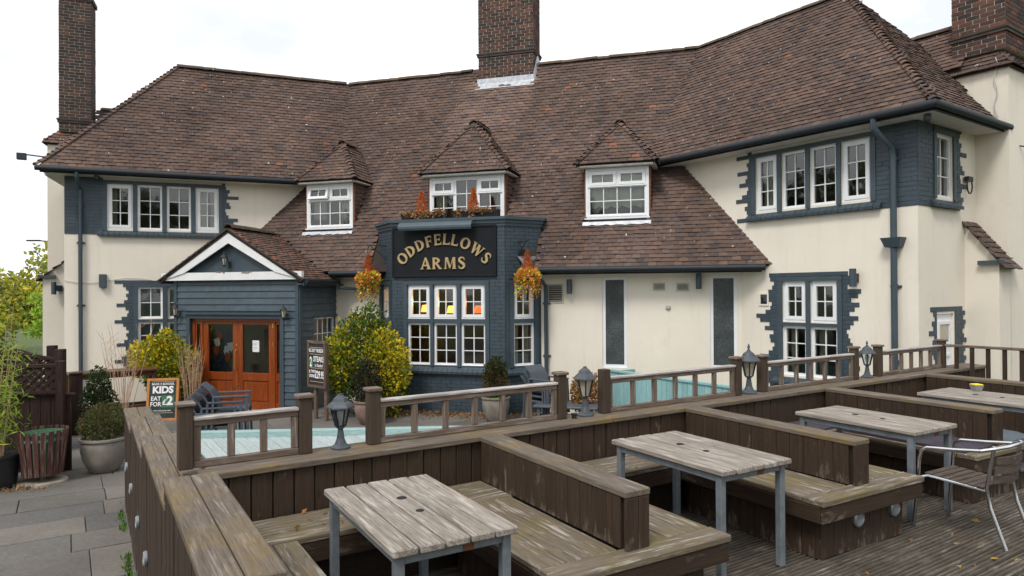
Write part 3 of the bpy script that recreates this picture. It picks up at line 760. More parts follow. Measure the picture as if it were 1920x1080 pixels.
brick_field('B', bL, .002, (0, bLl), 0.02, 4.0, [(.1, .78, .82, 2.79)], seed=10, back=False, th=.011)
# parapet side walls, flat roof, cornice
pp = MB()
fbox(pp, cf, 6.40, 6.53, -.02, -.62, 2.9, BT); fbox(pp, cf, 2.76, 2.89, -.02, -.62, 2.9, BT)
pp.prism([cf.w(2.78, -.6, BT - .12), cf.w(6.5, -.6, BT - .12), cf.w(6.5, 0, BT - .12), cf.w(5.9, .58, BT - .12), cf.w(3.4, .58, BT - .12), cf.w(2.78, 0, BT - .12)], (0, 0, .03))
pp.build('parapet', 'blue_paint', pub)
cn = MB()
def ring(pts, z0, z1, out):
    for i in range(len(pts) - 1):
        A, B = pts[i], pts[i + 1]; d = (B - A).normalized(); nrm_ = Vector((d.y, -d.x, 0))
        e0 = out * .42 if i else .0; e1 = out * .42 if i < len(pts) - 2 else 0
        P = [A - d * e0 * .0 - nrm_ * .12, B - nrm_ * .12, B + d * e1 + nrm_ * out, A - d * e0 + nrm_ * out]
        cn.hexa([p + Vector((0, 0, z0)) for p in P] + [p + Vector((0, 0, z1)) for p in P])
ol = [cf.w(2.76, -.5, 0), cf.w(2.76, 0, 0), cf.w(b0, bn, 0), cf.w(b1, bn, 0), cf.w(6.53, 0, 0), cf.w(6.53, -.5, 0)]
ring(ol, 3.91, 3.97, .035); ring(ol, 3.97, 4.04, .06); ring(ol, 4.04, 4.10, .10)
cn.build('cornice', 'blue_smooth', pub)
# rainwater chute in the bay's side
hp = MB(); P = cf.w(6.28, .36, 0)
fbox(hp, cf, 6.20, 6.34, .30, .44, 3.28, 3.42); hp.build('parapet_outlet', 'dark_hole', pub)
ch_ = MB().hexa([cf.w(6.22, .22, 3.05), cf.w(6.46, .05, 3.05), cf.w(6.52, .16, 3.05), cf.w(6.30, .34, 3.05), cf.w(6.14, .20, 3.28), cf.w(6.56, .02, 3.28), cf.w(6.60, .22, 3.28), cf.w(6.16, .48, 3.28)]); ch_.build('outlet_hopper', 'lead', pub)

# --- eaves, gutters, downpipes
def boxes(name, mat, lst):
    for q in lst: m_ = MB(); fbox(m_, *q); m_.build(name, mat, pub)
boxes('soffit', 'soffit_white', ((lf, -5.5, .6, -.02, .40, 5.19, 5.23), (rf, -2.6, 3.05, -.02, .40, 5.19, 5.23), (ef, -.38, 2.1, -.02, .40, 5.186, 5.226), (lf, -5.56, -5.15, -.02, -2.9, 5.186, 5.226), (cf, 1.5, 2.72, 0, .36, 2.90, 2.93), (cf, 6.56, 10.9, 0, .36, 2.90, 2.93)))
eb = MB(); fbox(eb, cf, 7.75, 10.62, 0, .045, 2.855, 2.90); eb.build('wall_band', 'render', pub)
def gutter(path, r=.062):
    mb = MB(); mb.tube(path, r, 10); return mb.build('gutter', 'gutter_black', pub, True)
gutter([lf.w(-5.62, .47, 5.27), lf.w(.25, .47, 5.25)]); gutter([rf.w(-2.55, .47, 5.26), rf.w(3.16, .47, 5.27), ef.w(2.2, .47, 5.26)])
gutter([cf.w(6.56, .46, 2.99), cf.w(10.96, .46, 2.98)]); gutter([cf.w(1.75, .46, 2.98), cf.w(2.74, .46, 2.98)])
boxes('fascia', 'gutter_black', ((lf, -5.55, .3, .385, .41, 5.185, 5.30), (rf, -2.5, 3.10, .385, .41, 5.185, 5.30), (ef, -.40, 2.15, .405, .43, 5.18, 5.29), (cf, 6.56, 10.9, .345, .37, 2.895, 3.0), (cf, 1.7, 2.74, .345, .37, 2.895, 3.0)))
def pipe(path, r=.042, mat='blue_smooth'):
    mb = MB(); mb.tube(path, r, 10); return mb.build('downpipe', mat, pub, True)
p1 = pipe([lf.w(-4.86, .46, 5.25), lf.w(-4.86, .46, 5.12), lf.w(-4.86, .09, 4.88), lf.w(-4.86, .07, .1)])
p2 = pipe([rf.w(2.25, .46, 5.25), rf.w(2.25, .46, 5.08), rf.w(2.36, .10, 4.80), rf.w(2.36, .08, 4.6), rf.w(2.36, .08, .1)], .05)
p3 = pipe([cf.w(6.60, .45, 2.97), cf.w(6.60, .44, 2.86), cf.w(6.66, .09, 2.66), cf.w(6.66, .07, .1)])
hb = MB(); hb.hexa([rf.w(2.25, .0, 3.22), rf.w(2.47, .0, 3.22), rf.w(2.47, .15, 3.22), rf.w(2.25, .15, 3.22)][::-1] + [rf.w(2.20, -.0, 3.37), rf.w(2.52, -.0, 3.37), rf.w(2.52, .2, 3.37), rf.w(2.20, .2, 3.37)][::-1]); hb.build('rain_hopper', 'blue_smooth', pub)
for f, s_, zs in ((lf, -4.86, (4.55, 3.7, 2.3)), (rf, 2.36, (4.62, 2.6, 1.4)), (cf, 6.66, (2.3, 1.2))):
    for z in zs:
        g = MB().lathe([(.056, -.03), (.056, .03)], f.w(s_, .07, z), 10); fbox(g, f, s_ - .085, s_ + .085, 0, .03, z - .015, z + .015); g.build('pipe_bracket', 'blue_smooth', pub)
# --- vents
def vent(f, s0, s1, z0, z1, n=0, mat='vent_grey', slats=5, hole=True):
    g = MB(); k = .03
    for a, b_, c_, d_ in ((s0, s1, z0, z0 + k), (s0, s1, z1 - k, z1), (s0, s0 + k, z0 + k, z1 - k), (s1 - k, s1, z0 + k, z1 - k)): fbox(g, f, a, b_, n - .01, n + .02, c_, d_)
    v_ = g.build('wall_vent', mat, pub)
    if hole: g = MB(); fbox(g, f, s0 + k, s1 - k, n + .001, n + .004, z0 + k, z1 - k); g.build('vent_opening', 'dark_hole', v_)
    for i in range(slats):
        z = z0 + k + (z1 - z0 - 2 * k) * (i + .5) / slats; g = MB(); bar(g, f.w(s0 + k, n + .012, z), f.w(s1 - k, n + .012, z), .012, .006, f.n + Vector((0, 0, .8))); g.build('slat', mat, v_)
vent(cf, 6.67, 7.02, 2.31, 2.71, slats=9); vent(cf, 8.856, 9.10, 2.555, 2.715, slats=5); vent(cf, 9.316, 9.57, 2.54, 2.71, slats=5); vent(rf, -.155, .05, 2.26, 2.50, slats=0, mat='render')
g = MB().lathe([(.05, 0), (.05, .03), (.03, .05)], (0, 0, 0), 12); g.v = [tuple(cf.w(9.156 + v[0], v[2], 2.22 + v[1])) for v in g.v]; g.f = [q[::-1] for q in g.f]; g.build('pipe_cap', 'vent_grey', pub)

# --- chimney breasts at both ends and three stacks
CPAL = [(.062, .042, .036), (.085, .050, .040), (.050, .038, .035), (.105, .056, .043), (.042, .035, .034), (.072, .046, .040)]
CPAL2 = [(.115, .056, .042), (.085, .048, .039), (.058, .041, .037), (.15, .066, .046), (.10, .053, .042), (.048, .038, .036)]
def stack(key, O, u, v, wu, wv, z0, z1, pal, band=.38, seed=20, core='mortar'):
    """square brick stack: u to the right along the front face, v away"""
    fF = Fr(O, math.degrees(math.atan2(u.y, u.x))); fS = Fr(O + u * wu, fF.ang + 90); fB = Fr(O + u * wu + v * wv, fF.ang + 180); fW = Fr(O + v * wv, fF.ang + 270)
    mb = MB(); fbox(mb, fF, .006, wu - .006, -.006, -wv + .006, z0, z1); st = mb.build('chimney', core, pub)
    for k, (f, l_) in enumerate(((fF, wu), (fS, wv), (fB, wu), (fW, wv))):
        brick_field(key, f, -.004, (0, l_), z0, z1, seed=seed + k, back=False, th=.008, palette=pal)
    m2 = MB()
    for i, (a, h_) in enumerate(((.03, .055), (.045, .04))): fbox(m2, fF, -a, wu + a, a, -wv - a, z0 + band + i * .056, z0 + band + i * .056 + h_)
    m2.build('chimney_band', 'brick_dark', st)
    cp = MB(); fbox(cp, fF, -.04, wu + .04, .04, -wv - .04, z1, z1 + .1); cp.build('chimney_cap', 'brick_dark', st)
    return st
plain('brick_dark', (.055, .042, .036), .9, 0, .35, 9, .4)
plain('brick_red', (.30, .07, .04), .85, 0, .3, 14, .4)
STK = {}
STK['X'] = stack('X', cf.w(4.267, -2.55, 0), cf.u, -cf.n, 1.46, .66, 7.70, 11.2, CPAL2, .86, 20)
STK['Y'] = stack('Y', _lc - lf.n * 2.15 - lf.u * .55, lf.u, -lf.n, .70, .55, 6.62, 9.95, CPAL, .22, 30)
_rc = ef.o.copy()
STK['Z'] = stack('Z', _rc + ef.u * 2.15 - rf.u * .38, rf.u, ef.u, .82, 1.15, 6.62, 9.6, CPAL2, .28, 40)
# flashing of the middle stack
fz = MB(); zb = 7.86
fz.add([cf.w(4.22, mainn(zb - .16) + .05, zb - .16), cf.w(5.78, mainn(zb - .16) + .05, zb - .16), cf.w(5.78, -2.53, zb + .03), cf.w(4.22, -2.53, zb + .03)], [(0, 1, 2, 3)])
fz.add([cf.w(4.24, -2.52, zb + .02), cf.w(5.75, -2.52, zb + .02), cf.w(5.75, -2.525, zb + .14), cf.w(4.24, -2.525, zb + .14)], [(0, 1, 2, 3)])
fz.hexa([cf.w(5.735, -2.52, 7.85), cf.w(5.80, -2.50, 7.80), cf.w(5.80, -2.9, 8.42), cf.w(5.735, -2.9, 8.42), cf.w(5.735, -2.52, 8.05), cf.w(5.745, -2.5, 8.05), cf.w(5.745, -2.9, 8.62), cf.w(5.735, -2.9, 8.62)])
fz.build('lead_flashing', 'lead', STK['X'])
def breast(C0, aw, out, e, mirror):
    """chimney breast on an end wall: lower lean-to shoulder, upper shaft with a tiled skirt"""
    ang = math.degrees(math.atan2(out.y, out.x)); z = Vector((0, 0, 1))
    def W(t, x, h): return C0 + aw * t + out * x + z * h
    def blk(t0, t1, x0, x1, z0, z1):
        P = [W(t0, x0, 0), W(t0, x1, 0), W(t1, x1, 0), W(t1, x0, 0)]; P = P[::-1] if mirror else P
        return [p + z * z0 for p in P] + [p + z * z1 for p in P]
    mb = MB(); mb.hexa(blk(2.08, 3.5, -1.6, e, 0, 6.32)); mb.build('chimney_breast', 'render', pub)
    sh = MB(); P = [W(1.63, 0, 0), W(1.63, e, 0), W(1.63, e, 2.98), W(1.63, 0, 3.62)]; P = P[::-1] if mirror else P
    sh.prism(P, aw * .47); sh.build('breast_shoulder', 'render', pub)
    gb = MB(); bar(gb, W(1.57, e - .28, 2.98), W(1.57, e + .09, 2.98), .06, .07); gb.build('shoulder_bracket', 'blue_smooth', pub)
    # shoulder tiles: rows across a lean-to that falls outwards
    dn = (out * -e + z * .64).normalized(); O = W(1.55, e + .12, 2.86)
    tile_field('S', O, aw, dn, .06, .60, 1.02, lambda P, s, t: s < .58, .02, 0, .165, .115)
    # skirt round the stack foot
    x0, x1 = -1.5, e + .08
    for O, u, d, ln in ((W(2.0, x1, 6.27), -out, (aw * .26 + z * .33).normalized(), x1 - x0), (W(2.0, x1, 6.27), aw, (-out * .26 + z * .33).normalized(), 1.5)):
        tile_field('S', O, u, d, .08, ln, .40, lambda P, s, t: s > .05 + t * .55, .02, 0, .165, .1)
    sk = MB(); a = blk(2.01, 3.5, x0, x1 - .02, 6.26, 6.28); b_ = blk(2.24, 3.3, x0, x1 - .30, 6.60, 6.62); sk.hexa(a[:4] + b_[4:]); sk.build('skirt_roof', 'roof_under', pub)
    # small saddle roof from the stack back into the main roof
    sd_ = MB(); rA, rB = W(2.7, -.3, 7.35), W(2.7, -2.6, 7.35); sheet(sd_, [W(2.0, -.2, 6.4), rA, rB, W(2.0, -2.6, 6.4)]); sheet(sd_, [W(3.4, -.2, 6.4), rA, rB, W(3.4, -2.6, 6.4)]); so = sd_.build('saddle_roof', 'roof_under', pub)
    tile_field('S', W(2.0, -.25, 6.4), -out, (aw * .7 + z * .95).normalized(), 0, 2.3, 1.15, lambda P, s, t: True, .02)
    run_tiles('ridge_tile', RM, rA, rB, .3, -.05)
breast(_lc, -lf.n, -lf.u, .78, True)
breast(_rc, ef.u, rf.u, .50, False)

# --- porch
PB = -1.45
ph = [(-1.15, 1.19, 0, 2.0)]
por = wall('porch_wall', pf, -1.56, 1.62, 0, 3.0, ph, 'blue_board')
pR = Fr(pf.w(1.62, 0, 0), -16.7 + 90); pL = Fr(pf.w(-1.56, -1.45, 0), -16.7 - 90)
wall('porch_wall', pR, 0, 1.45, 0, 2.84, [(.55, 1.42, 1.28, 2.0)], 'blue_board'); wall('porch_wall', pL, 0, 1.45, 0, 2.84, [], 'blue_board')
window(pR, .55, 1.42, 1.28, 2.0, 4, 2, fw=.03)
def boards(f, s0, s1, z0, z1, holes, gap=.143):
    k = 0
    while z0 + k * gap < z1 - .05:
        za, zb = z0 + k * gap, min(z1, z0 + (k + 1) * gap); k += 1
        iv = [(s0, s1)]
        for h in holes:
            if h[2] < zb - .02 and h[3] > za + .02:
                iv = [x for a, b_ in iv for x in ((a, min(b_, h[0])), (max(a, h[1]), b_)) if x[1] - x[0] > .03]
        for a, b_ in iv:
            g = MB(); t0, t1 = .034, .012
            g.hexa([f.w(a, 0, za), f.w(b_, 0, za), f.w(b_, t0, za + .004), f.w(a, t0, za + .004), f.w(a, 0, zb - .002), f.w(b_, 0, zb - .002), f.w(b_, t1, zb - .002), f.w(a, t1, zb - .002)][::-1])
            g.build('weatherboard', 'blue_board', por)
boards(pf, -1.50, 1.56, .02, 2.84, [(-1.24, 1.28, 0, 2.13)]); boards(pR, .06, 1.45, .02, 2.80, [(.53, 1.44, 1.26, 2.02)]); boards(pL, 0, 1.4, .02, 2.8, [])
tr_ = MB()
for a, b_ in ((-1.58, -1.50), (1.56, 1.64)): fbox(tr_, pf, a, b_, -.05, .045, 0, 2.84)
for a, b_ in ((-1.24, -1.15), (1.19, 1.28)): fbox(tr_, pf, a, b_, -.1, .05, 0, 2.0)
fbox(tr_, pf, -1.24, 1.28, -.1, .052, 2.0, 2.09); fbox(tr_, pf, -1.28, 1.32, 0, .10, 2.09, 2.12); fbox(tr_, pR, -.02, .055, -.02, .046, 0, 2.84); fbox(tr_, pR, .5, 1.45, 0, .05, 2.02, 2.06)
tr_.build('porch_trim', 'blue_smooth', pub)
# gable, bargeboards
gb = MB(); gb.prism([pf.w(-1.62, .0, 3.0), pf.w(1.58, .0, 3.0), pf.w(-.02, .0, 3.86)], -pf.n * .1); gb.build('porch_gable', 'blue_smooth', pub)
bb = MB()
PRZ, PEZ, PHW = 3.93, 2.86, 1.80
for sg in (-1, 1):
    e = -.024 + sg * PHW; P = [pf.w(-.024, .16, PRZ - .04), pf.w(e, .16, PEZ - .02), pf.w(e - sg * .0, .16, PEZ - .02 + .0), pf.w(e - sg * .62, .16, 3.0), pf.w(-.024, .16, PRZ - .29)]
    P = [P[0], P[1], P[3], P[4]]
    bb.prism(P if sg < 0 else P[::-1], -pf.n * .03)
bo = bb.build('bargeboard', 'white_paint', pub)
bm = MB(); fbox(bm, pf, -1.84, 1.78, .05, .135, 2.84, 3.01); bm.build('porch_beam', 'white_paint', pub)
fk = MB()
for x, z, l_ in ((-.38, 3.003, .16), (.28, 2.98, .22), (.46, 3.0, .1), (-.2, 2.99, .07)): fk.add([pf.w(x, .1365, z), pf.w(x + l_ * .9, .1365, z - .012), pf.w(x + l_, .1365, z + .02), pf.w(x + l_ * .3, .1365, z + .028), pf.w(x + .02, .1365, z + .022)], [(0, 1, 2, 3, 4)])
fk.build('bare_wood_patch', 'pot_terra', bo)
pr = MB(); T0, T1 = pf.w(-.024, .17, PRZ), pf.w(-.024, -1.75, PRZ)
sheet(pr, [pf.w(-.024 + PHW + .05, .17, PEZ - .03), T0, T1, pf.w(-.024 + PHW + .05, -1.2, PEZ - .03)], .05); sheet(pr, [pf.w(-.024 - PHW - .05, .17, PEZ - .03), T0, T1, pf.w(-.024 - PHW - .05, -1.8, PEZ - .03)], .05)
pr.build('porch_roof', 'roof_under', pub)
slp = math.hypot(PHW, PRZ - PEZ)
dpr = (-pf.u * PHW + Vector((0, 0, PRZ - PEZ))).normalized(); dpl = (pf.u * PHW + Vector((0, 0, PRZ - PEZ))).normalized()
tile_field('P', pf.w(-.024 + PHW + .06, .17, PEZ - .035), -pf.n, dpr, 0.06, 2.0, slp + .05, lambda P, s, t: P.z > zc(P) - .02 and t < slp + .03, .14, .25)
tile_field('P', pf.w(-.024 - PHW - .06, .17, PEZ - .035), -pf.n, dpl, 0.06, 2.0, slp + .05, lambda P, s, t: P.z > zc(P) - .02 and t < slp + .03 and lf.loc(P)[1] > -.02, .05, .1)
run_tiles('ridge_tile', RM, T0 + Vector((0, 0, .06)), T1 + pf.n * .2 + Vector((0, 0, .06)), .30, -.06)
vg = MB()
for sg in (-1, 1): bar(vg, pf.w(-.024, .185, PRZ + .015), pf.w(-.024 + sg * (PHW + .07), .185, PEZ - .03), .03, .03, pf.n)
vg.build('verge_mortar', 'brick_dark', pub)
gutter([pf.w(1.90, .14, 2.80), pf.w(1.90, -1.15, 2.79)], .05)
g = MB(); g.tube([pf.w(1.90, -1.0, 2.78), pf.w(1.92, -1.1, 2.66), pf.w(2.3, -1.3, 2.63), pf.w(2.7, -1.36, 2.62)], .035, 8); g.build('downpipe', 'blue_smooth', pub, True)
ff = MB(); fbox(ff, pf, 1.64, 1.86, .1, -1.4, 2.72, 2.76); fbox(ff, pf, 1.80, 1.83, .12, -1.3, 2.70, 2.84); ff.build('fascia', 'blue_smooth', pub)
vf = MB(); vl = [pf.w(.55, -1.66, 3.60), pf.w(1.85, -1.07, 2.86)]; bar(vf, vl[0] + Vector((0, 0, .07)), vl[1] + Vector((0, 0, .07)), .10, .02, (cf.n + Vector((0, 0, 1)))); vf.build('lead_valley', 'lead', pub)
# doors
dn_ = -.07
fr_ = MB()
for a, b_ in ((-1.15, -1.08), (-.93, -.875), (.95, 1.0), (1.13, 1.19)): fbox(fr_, pf, a, b_, dn_ - .09, dn_ + .03, 0, 2.0)
fbox(fr_, pf, -1.08, 1.13, dn_ - .09, dn_ + .028, 1.93, 2.0); fo = fr_.build('door_frame', 'door_wood', pub)
def leaf(name, a, b_, z0, z1, stile, par, glass_z=(.82, 1.87)):
    g = MB(); k = stile; gz0, gz1 = glass_z; n1 = dn_ + .012
    for p, q, r_, t_ in ((a, a + k, z0, z1), (b_ - k, b_, z0, z1), (a + k, b_ - k, z0, z0 + .16), (a + k, b_ - k, gz0 - .17, gz0), (a + k, b_ - k, gz1, z1)): fbox(g, pf, p, q, dn_ - .04, n1, r_, t_, b=.004)
    d = g.build(name, 'door_wood', par)
    g = MB(); fbox(g, pf, a + k, b_ - k, dn_ - .03, dn_ - .012, z0 + .16, gz0 - .17); 
    if b_ - a > .5: fbox(g, pf, a + k + .035, b_ - k - .035, dn_ - .02, dn_ + .004, z0 + .195, gz0 - .205, b=.012)
    g.build('panel', 'door_wood', d)
    g = MB(); g.add([pf.w(a + k, dn_ - .02, gz0), pf.w(b_ - k, dn_ - .02, gz0), pf.w(b_ - k, dn_ - .018, gz1), pf.w(a + k, dn_ - .018, gz1)], [(0, 1, 2, 3)]); g.build('pane', 'glass', d)
    return d
dl = leaf('door', -.87, .045, .02, 1.925, .135, pub); d2 = leaf('door', .05, .945, .02, 1.925, .115, pub)
leaf('side_light', -1.08, -.93, .02, 1.925, .028, pub); leaf('side_light', 1.0, 1.13, .02, 1.925, .028, pub)
g = MB(); P = [pf.w(.02, dn_ + .03, 1.32), pf.w(.02, dn_ + .075, 1.30), pf.w(.02, dn_ + .08, 1.1), pf.w(.02, dn_ + .075, .92), pf.w(.02, dn_ + .03, .90)]; g.tube(P, .013, 8); g.build('handle', 'brass', dl, True)
for z in (1.42, .55):
    g = MB().lathe([(.022, 0), (.022, .012)], (0, 0, 0), 10); g.v = [tuple(pf.w(.015 + v[0], dn_ + .012 + v[2], z + v[1])) for v in g.v]; g.build('lock', 'brass', dl)
for z in (.3, .9, 1.4, 1.8):
    g = MB(); fbox(g, pf, .935, .96, dn_ + .01, dn_ + .035, z, z + .1); g.build('hinge', 'brass', d2)
st_ = MB(); fbox(st_, pf, -1.3, 1.35, -.3, .35, 0.0, .03, b=.006); st_.build('door_step', 'concrete', pub)

# ------------------------------------------------------------------ turn collected tiles and bricks into objects
PAR = {'c': roof_o, 'l': roof_o, 'r': roof_o, 'h': roof_o}
def inview(P):
    d = P - CAM; y = d.dot(_F)
    return y > .2 and abs(d.dot(_Rr) / y) < .76 and abs(d.dot(_U) / y) < .43
for i, T_ in enumerate(TILES):
    if T_[0] == 'c':
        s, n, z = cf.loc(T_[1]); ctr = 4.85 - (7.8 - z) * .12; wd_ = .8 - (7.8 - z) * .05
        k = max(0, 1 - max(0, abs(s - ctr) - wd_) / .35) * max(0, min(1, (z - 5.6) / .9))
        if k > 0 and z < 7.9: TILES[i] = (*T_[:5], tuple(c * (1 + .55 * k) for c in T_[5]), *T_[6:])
nt_ = 0; TV = {}; grp = {}
order = sorted(range(len(TILES)), key=lambda i: ((TILES[i][1] - CAM).length if inview(TILES[i][1]) else 1e3))
pick = set(order[:300])
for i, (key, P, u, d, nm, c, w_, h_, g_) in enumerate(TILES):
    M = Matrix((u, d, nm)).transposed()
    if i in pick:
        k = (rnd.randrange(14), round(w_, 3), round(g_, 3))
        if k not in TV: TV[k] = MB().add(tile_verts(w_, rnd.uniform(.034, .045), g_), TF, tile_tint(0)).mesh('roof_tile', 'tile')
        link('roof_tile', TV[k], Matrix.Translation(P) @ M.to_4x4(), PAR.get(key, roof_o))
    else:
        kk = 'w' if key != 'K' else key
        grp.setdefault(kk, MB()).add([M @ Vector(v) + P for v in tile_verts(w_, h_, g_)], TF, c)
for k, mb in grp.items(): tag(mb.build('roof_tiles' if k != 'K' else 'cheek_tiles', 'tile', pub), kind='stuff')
order = sorted(range(len(BRICKS)), key=lambda i: ((BRICKS[i][1].w(BRICKS[i][2], BRICKS[i][5], BRICKS[i][6]) - CAM).length if inview(BRICKS[i][1].w(BRICKS[i][2], BRICKS[i][5], BRICKS[i][6])) else 1e3))
pick = set(order[:300]); grp = {}; BV = {}
for i, (key, f, a, b_, n0, n1, z0, z1, c) in enumerate(BRICKS):
    blue = key not in 'XYZ'
    if i in pick:
        k = (round(b_ - a, 2), blue, rnd.randrange(5) if not blue else 0)
        if k not in BV: BV[k] = MB().box((0, 0, 0), (b_ - a, .026, z1 - z0), None, c, .003).mesh('brick', 'blue_paint' if blue else 'brick')
        link('brick', BV[k], Matrix.Translation(f.w((a + b_) / 2, n1 - .014, (z0 + z1) / 2)) @ f.M.to_4x4(), STK.get(key, pub))
    else:
        fbox(grp.setdefault(key if not blue else 'w', MB()), f, a, b_, n0, n1, z0, z1, c)
for k, mb in grp.items(): tag(mb.build('brickwork', 'blue_paint' if k not in 'XYZ' else 'brick', STK.get(k, pub)), kind='stuff')

# ================================================================== GROUND AND DECK
gm = MB(); gm.add([(-900, -900, -.06), (900, -900, -.06), (900, 900, -.06), (-900, 900, -.06)], [(0, 1, 2, 3)])
tag(gm.build('ground', 'grass'), kind='structure')
df = Fr((-.233, 5.279), 33.2)
DZ, SE, CP = .65, 1.10, 1.435
pv = MB(); pv.prism([(-14, -6, -.04), (12, -6, -.04), (12, 19, -.04), (-14, 19, -.04)], (0, 0, .042))
paving = tag(pv.build('paving', 'joint'), kind='structure')
SL = []
sr = random.Random(3); n_ = -13.5
while n_ < 5:
    wd = sr.choice((.6, .6, .75, .9)); s_ = -9 + sr.uniform(0, .8)
    while s_ < 11:
        ln = sr.choice((.75, .9, .9, 1.2, 1.4)); c = (s_ + ln / 2, n_ + wd / 2); P = df.w(c[0], c[1], 0)
        if not (c[0] > -2.25 and c[1] > -.6) and P.y > 2 and cf.loc(P)[1] > .0 and lf.loc(P)[1] > -.2 and P.y < 15.6:
            SL.append((s_, s_ + ln, n_, n_ + wd, P))
        s_ += ln
    n_ += wd
SL.sort(key=lambda q: (q[4] - CAM).length if inview(q[4]) else 99)
SPAL = [(.140, .132, .122), (.155, .143, .129), (.127, .121, .115), (.166, .150, .131), (.143, .131, .115)]
rest = MB()
for i, (a, b_, c_, d_, P) in enumerate(SL):
    k = sr.uniform(.92, 1.08); tn = tuple(x * k for x in sr.choice(SPAL)); t_ = .016 + sr.uniform(-.004, .005)
    Mr = df.M @ Matrix.Rotation(sr.uniform(-.006, .006), 3, 'X') @ Matrix.Rotation(sr.uniform(-.005, .005), 3, 'Y')
    mb = MB() if i < 300 else rest
    mb.box(P + Vector((0, 0, t_ - .018)), (b_ - a - sr.uniform(.006, .014), d_ - c_ - sr.uniform(.006, .014), .04), Mr, tn, .004 if i < 300 else 0)
    if i < 300: mb.build('paving_slab', 'slab', paving)
if rest.v: tag(rest.build('paving_slabs', 'slab', paving), kind='stuff')

# --- grooved deck boards, along the parapet
dk = MB(); fbox(dk, df, -2.05, 9.5, .02, 7.6, .15, .60); deck = tag(dk.build('decking', 'wood_darker'), kind='structure')
prof = []; bwid = .144; ng = 4
for i in range(ng):
    x0 = -bwid / 2 + bwid * i / ng; st = bwid / ng
    prof += [(x0 + st * .06, -.013), (x0 + st * .14, -.001), (x0 + st * .30, .001), (x0 + st * .50, 0), (x0 + st * .60, -.013)]
gb = MB(); n0 = len(prof)
V = [(x, y, z) for x in (-2.9, 2.9) for y, z in prof + [(bwid / 2, -.028), (-bwid / 2, -.028)]]
m0 = n0 + 2; gb.add(V, [(i, m0 + i, m0 + (i + 1) % m0, (i + 1) % m0) for i in range(m0)] + [tuple(range(m0)), tuple(range(m0, 2 * m0))[::-1]])
gb_me = gb.mesh('deck_board', 'wood_deck')
for k in range(50):
    for s0 in ((.87, 6.68) if k % 2 else (-1.1, 4.71)):
        P = df.w(s0 + rnd.uniform(-.01, .01), .10 + k * .149, DZ + rnd.uniform(-.002, .002)); link('deck_board', gb_me, Matrix.Translation(P) @ df.M.to_4x4(), deck)

# --- parapet with cap and inner boards
par = thing('deck_parapet', df.w(2.4, -.2, 0), 'long brown boarded parapet with weathered cap running along the back of the deck', 'parapet')
X = axes(df.u); Zx = axes((0, 0, 1), df.n)
core = MB(); fbox(core, df, -2.0, 8.6, -.33, -.06, 0, CP - .05); core.build('core', 'wood_darker', par)
s_ = -1.97; i = 0
while s_ < 8.5:
    wd = .132 + rnd.uniform(-.004, .004); h_ = CP - .042 - DZ
    plank('board', par, df.w(s_ + wd / 2, -.038 + rnd.uniform(-.003, .003), DZ + h_ / 2), (round(h_, 3), .128, .022), Zx, 'wood_dark', .004); s_ += wd + .003
for s0, s1 in ((-2.0, 1.34), (1.345, 4.98), (4.985, 8.6)):
    plank('cap_board', par, df.w((s0 + s1) / 2, -.085, CP - .02), (s1 - s0, .172, .042), X, 'wood_cap', .006)
    plank('cap_board', par, df.w((s0 + s1) / 2 + .05, -.262, CP - .021), (s1 - s0, .172, .042), X, 'wood_cap', .006)
s_ = -1.9
while s_ < 8.5:
    plank('board', par, df.w(s_, -.345, .70), (1.38, .138, .02), Zx, 'wood_dark', .004); s_ += .144

# --- railing on the cap
rail = thing('deck_railing', df.w(2.4, -.24, CP), 'low weathered timber railing with brown posts standing on the deck parapet', 'railing')
PS = [-2.06, -1.303, -.80, .93, 1.435, 3.278, 3.71, 5.505, 6.05, 7.72]
def post(s, n, z0, h, parent, cap=True, wd=.088):
    plank('post', parent, df.w(s, n, z0 + h / 2), (round(h, 3), wd, wd), Zx, 'wood_post', .006)
    if cap: plank('post_cap', parent, df.w(s, n, z0 + h + .012), (wd + .028, wd + .028, .026), X, 'wood_rail', .007)
for i, s in enumerate(PS): post(s, -.235, CP + .001, (.40, .385, .39, .385, .40, .385, .38, .385, .38, .38)[i], rail, i != 4)
for (a, b_), nb in zip(((0, 1), (2, 3), (4, 5), (6, 7), (8, 9)), (4, 7, 7, 7, 7)):
    s0, s1 = PS[a] + .045, PS[b_] - .045; c = (s0 + s1) / 2; l_ = s1 - s0
    plank('handrail', rail, df.w(c, -.235, CP + .315), (l_, .075, .022), X, 'wood_railtop', .008)
    plank('top_rail', rail, df.w(c, -.235, CP + .284), (l_, .045, .038), X, 'wood_rail', .004)
    plank('bottom_rail', rail, df.w(c, -.235, CP + .024), (l_, .05, .044), X, 'wood_rail', .004)
    for j in range(nb):
        s = s0 + .024 + (l_ - .048) * j / (nb - 1); plank('baluster', rail, df.w(s, -.235 + rnd.uniform(-.003, .003), CP + .156), (.216, .044, .036), Zx, 'wood_rail', .003)

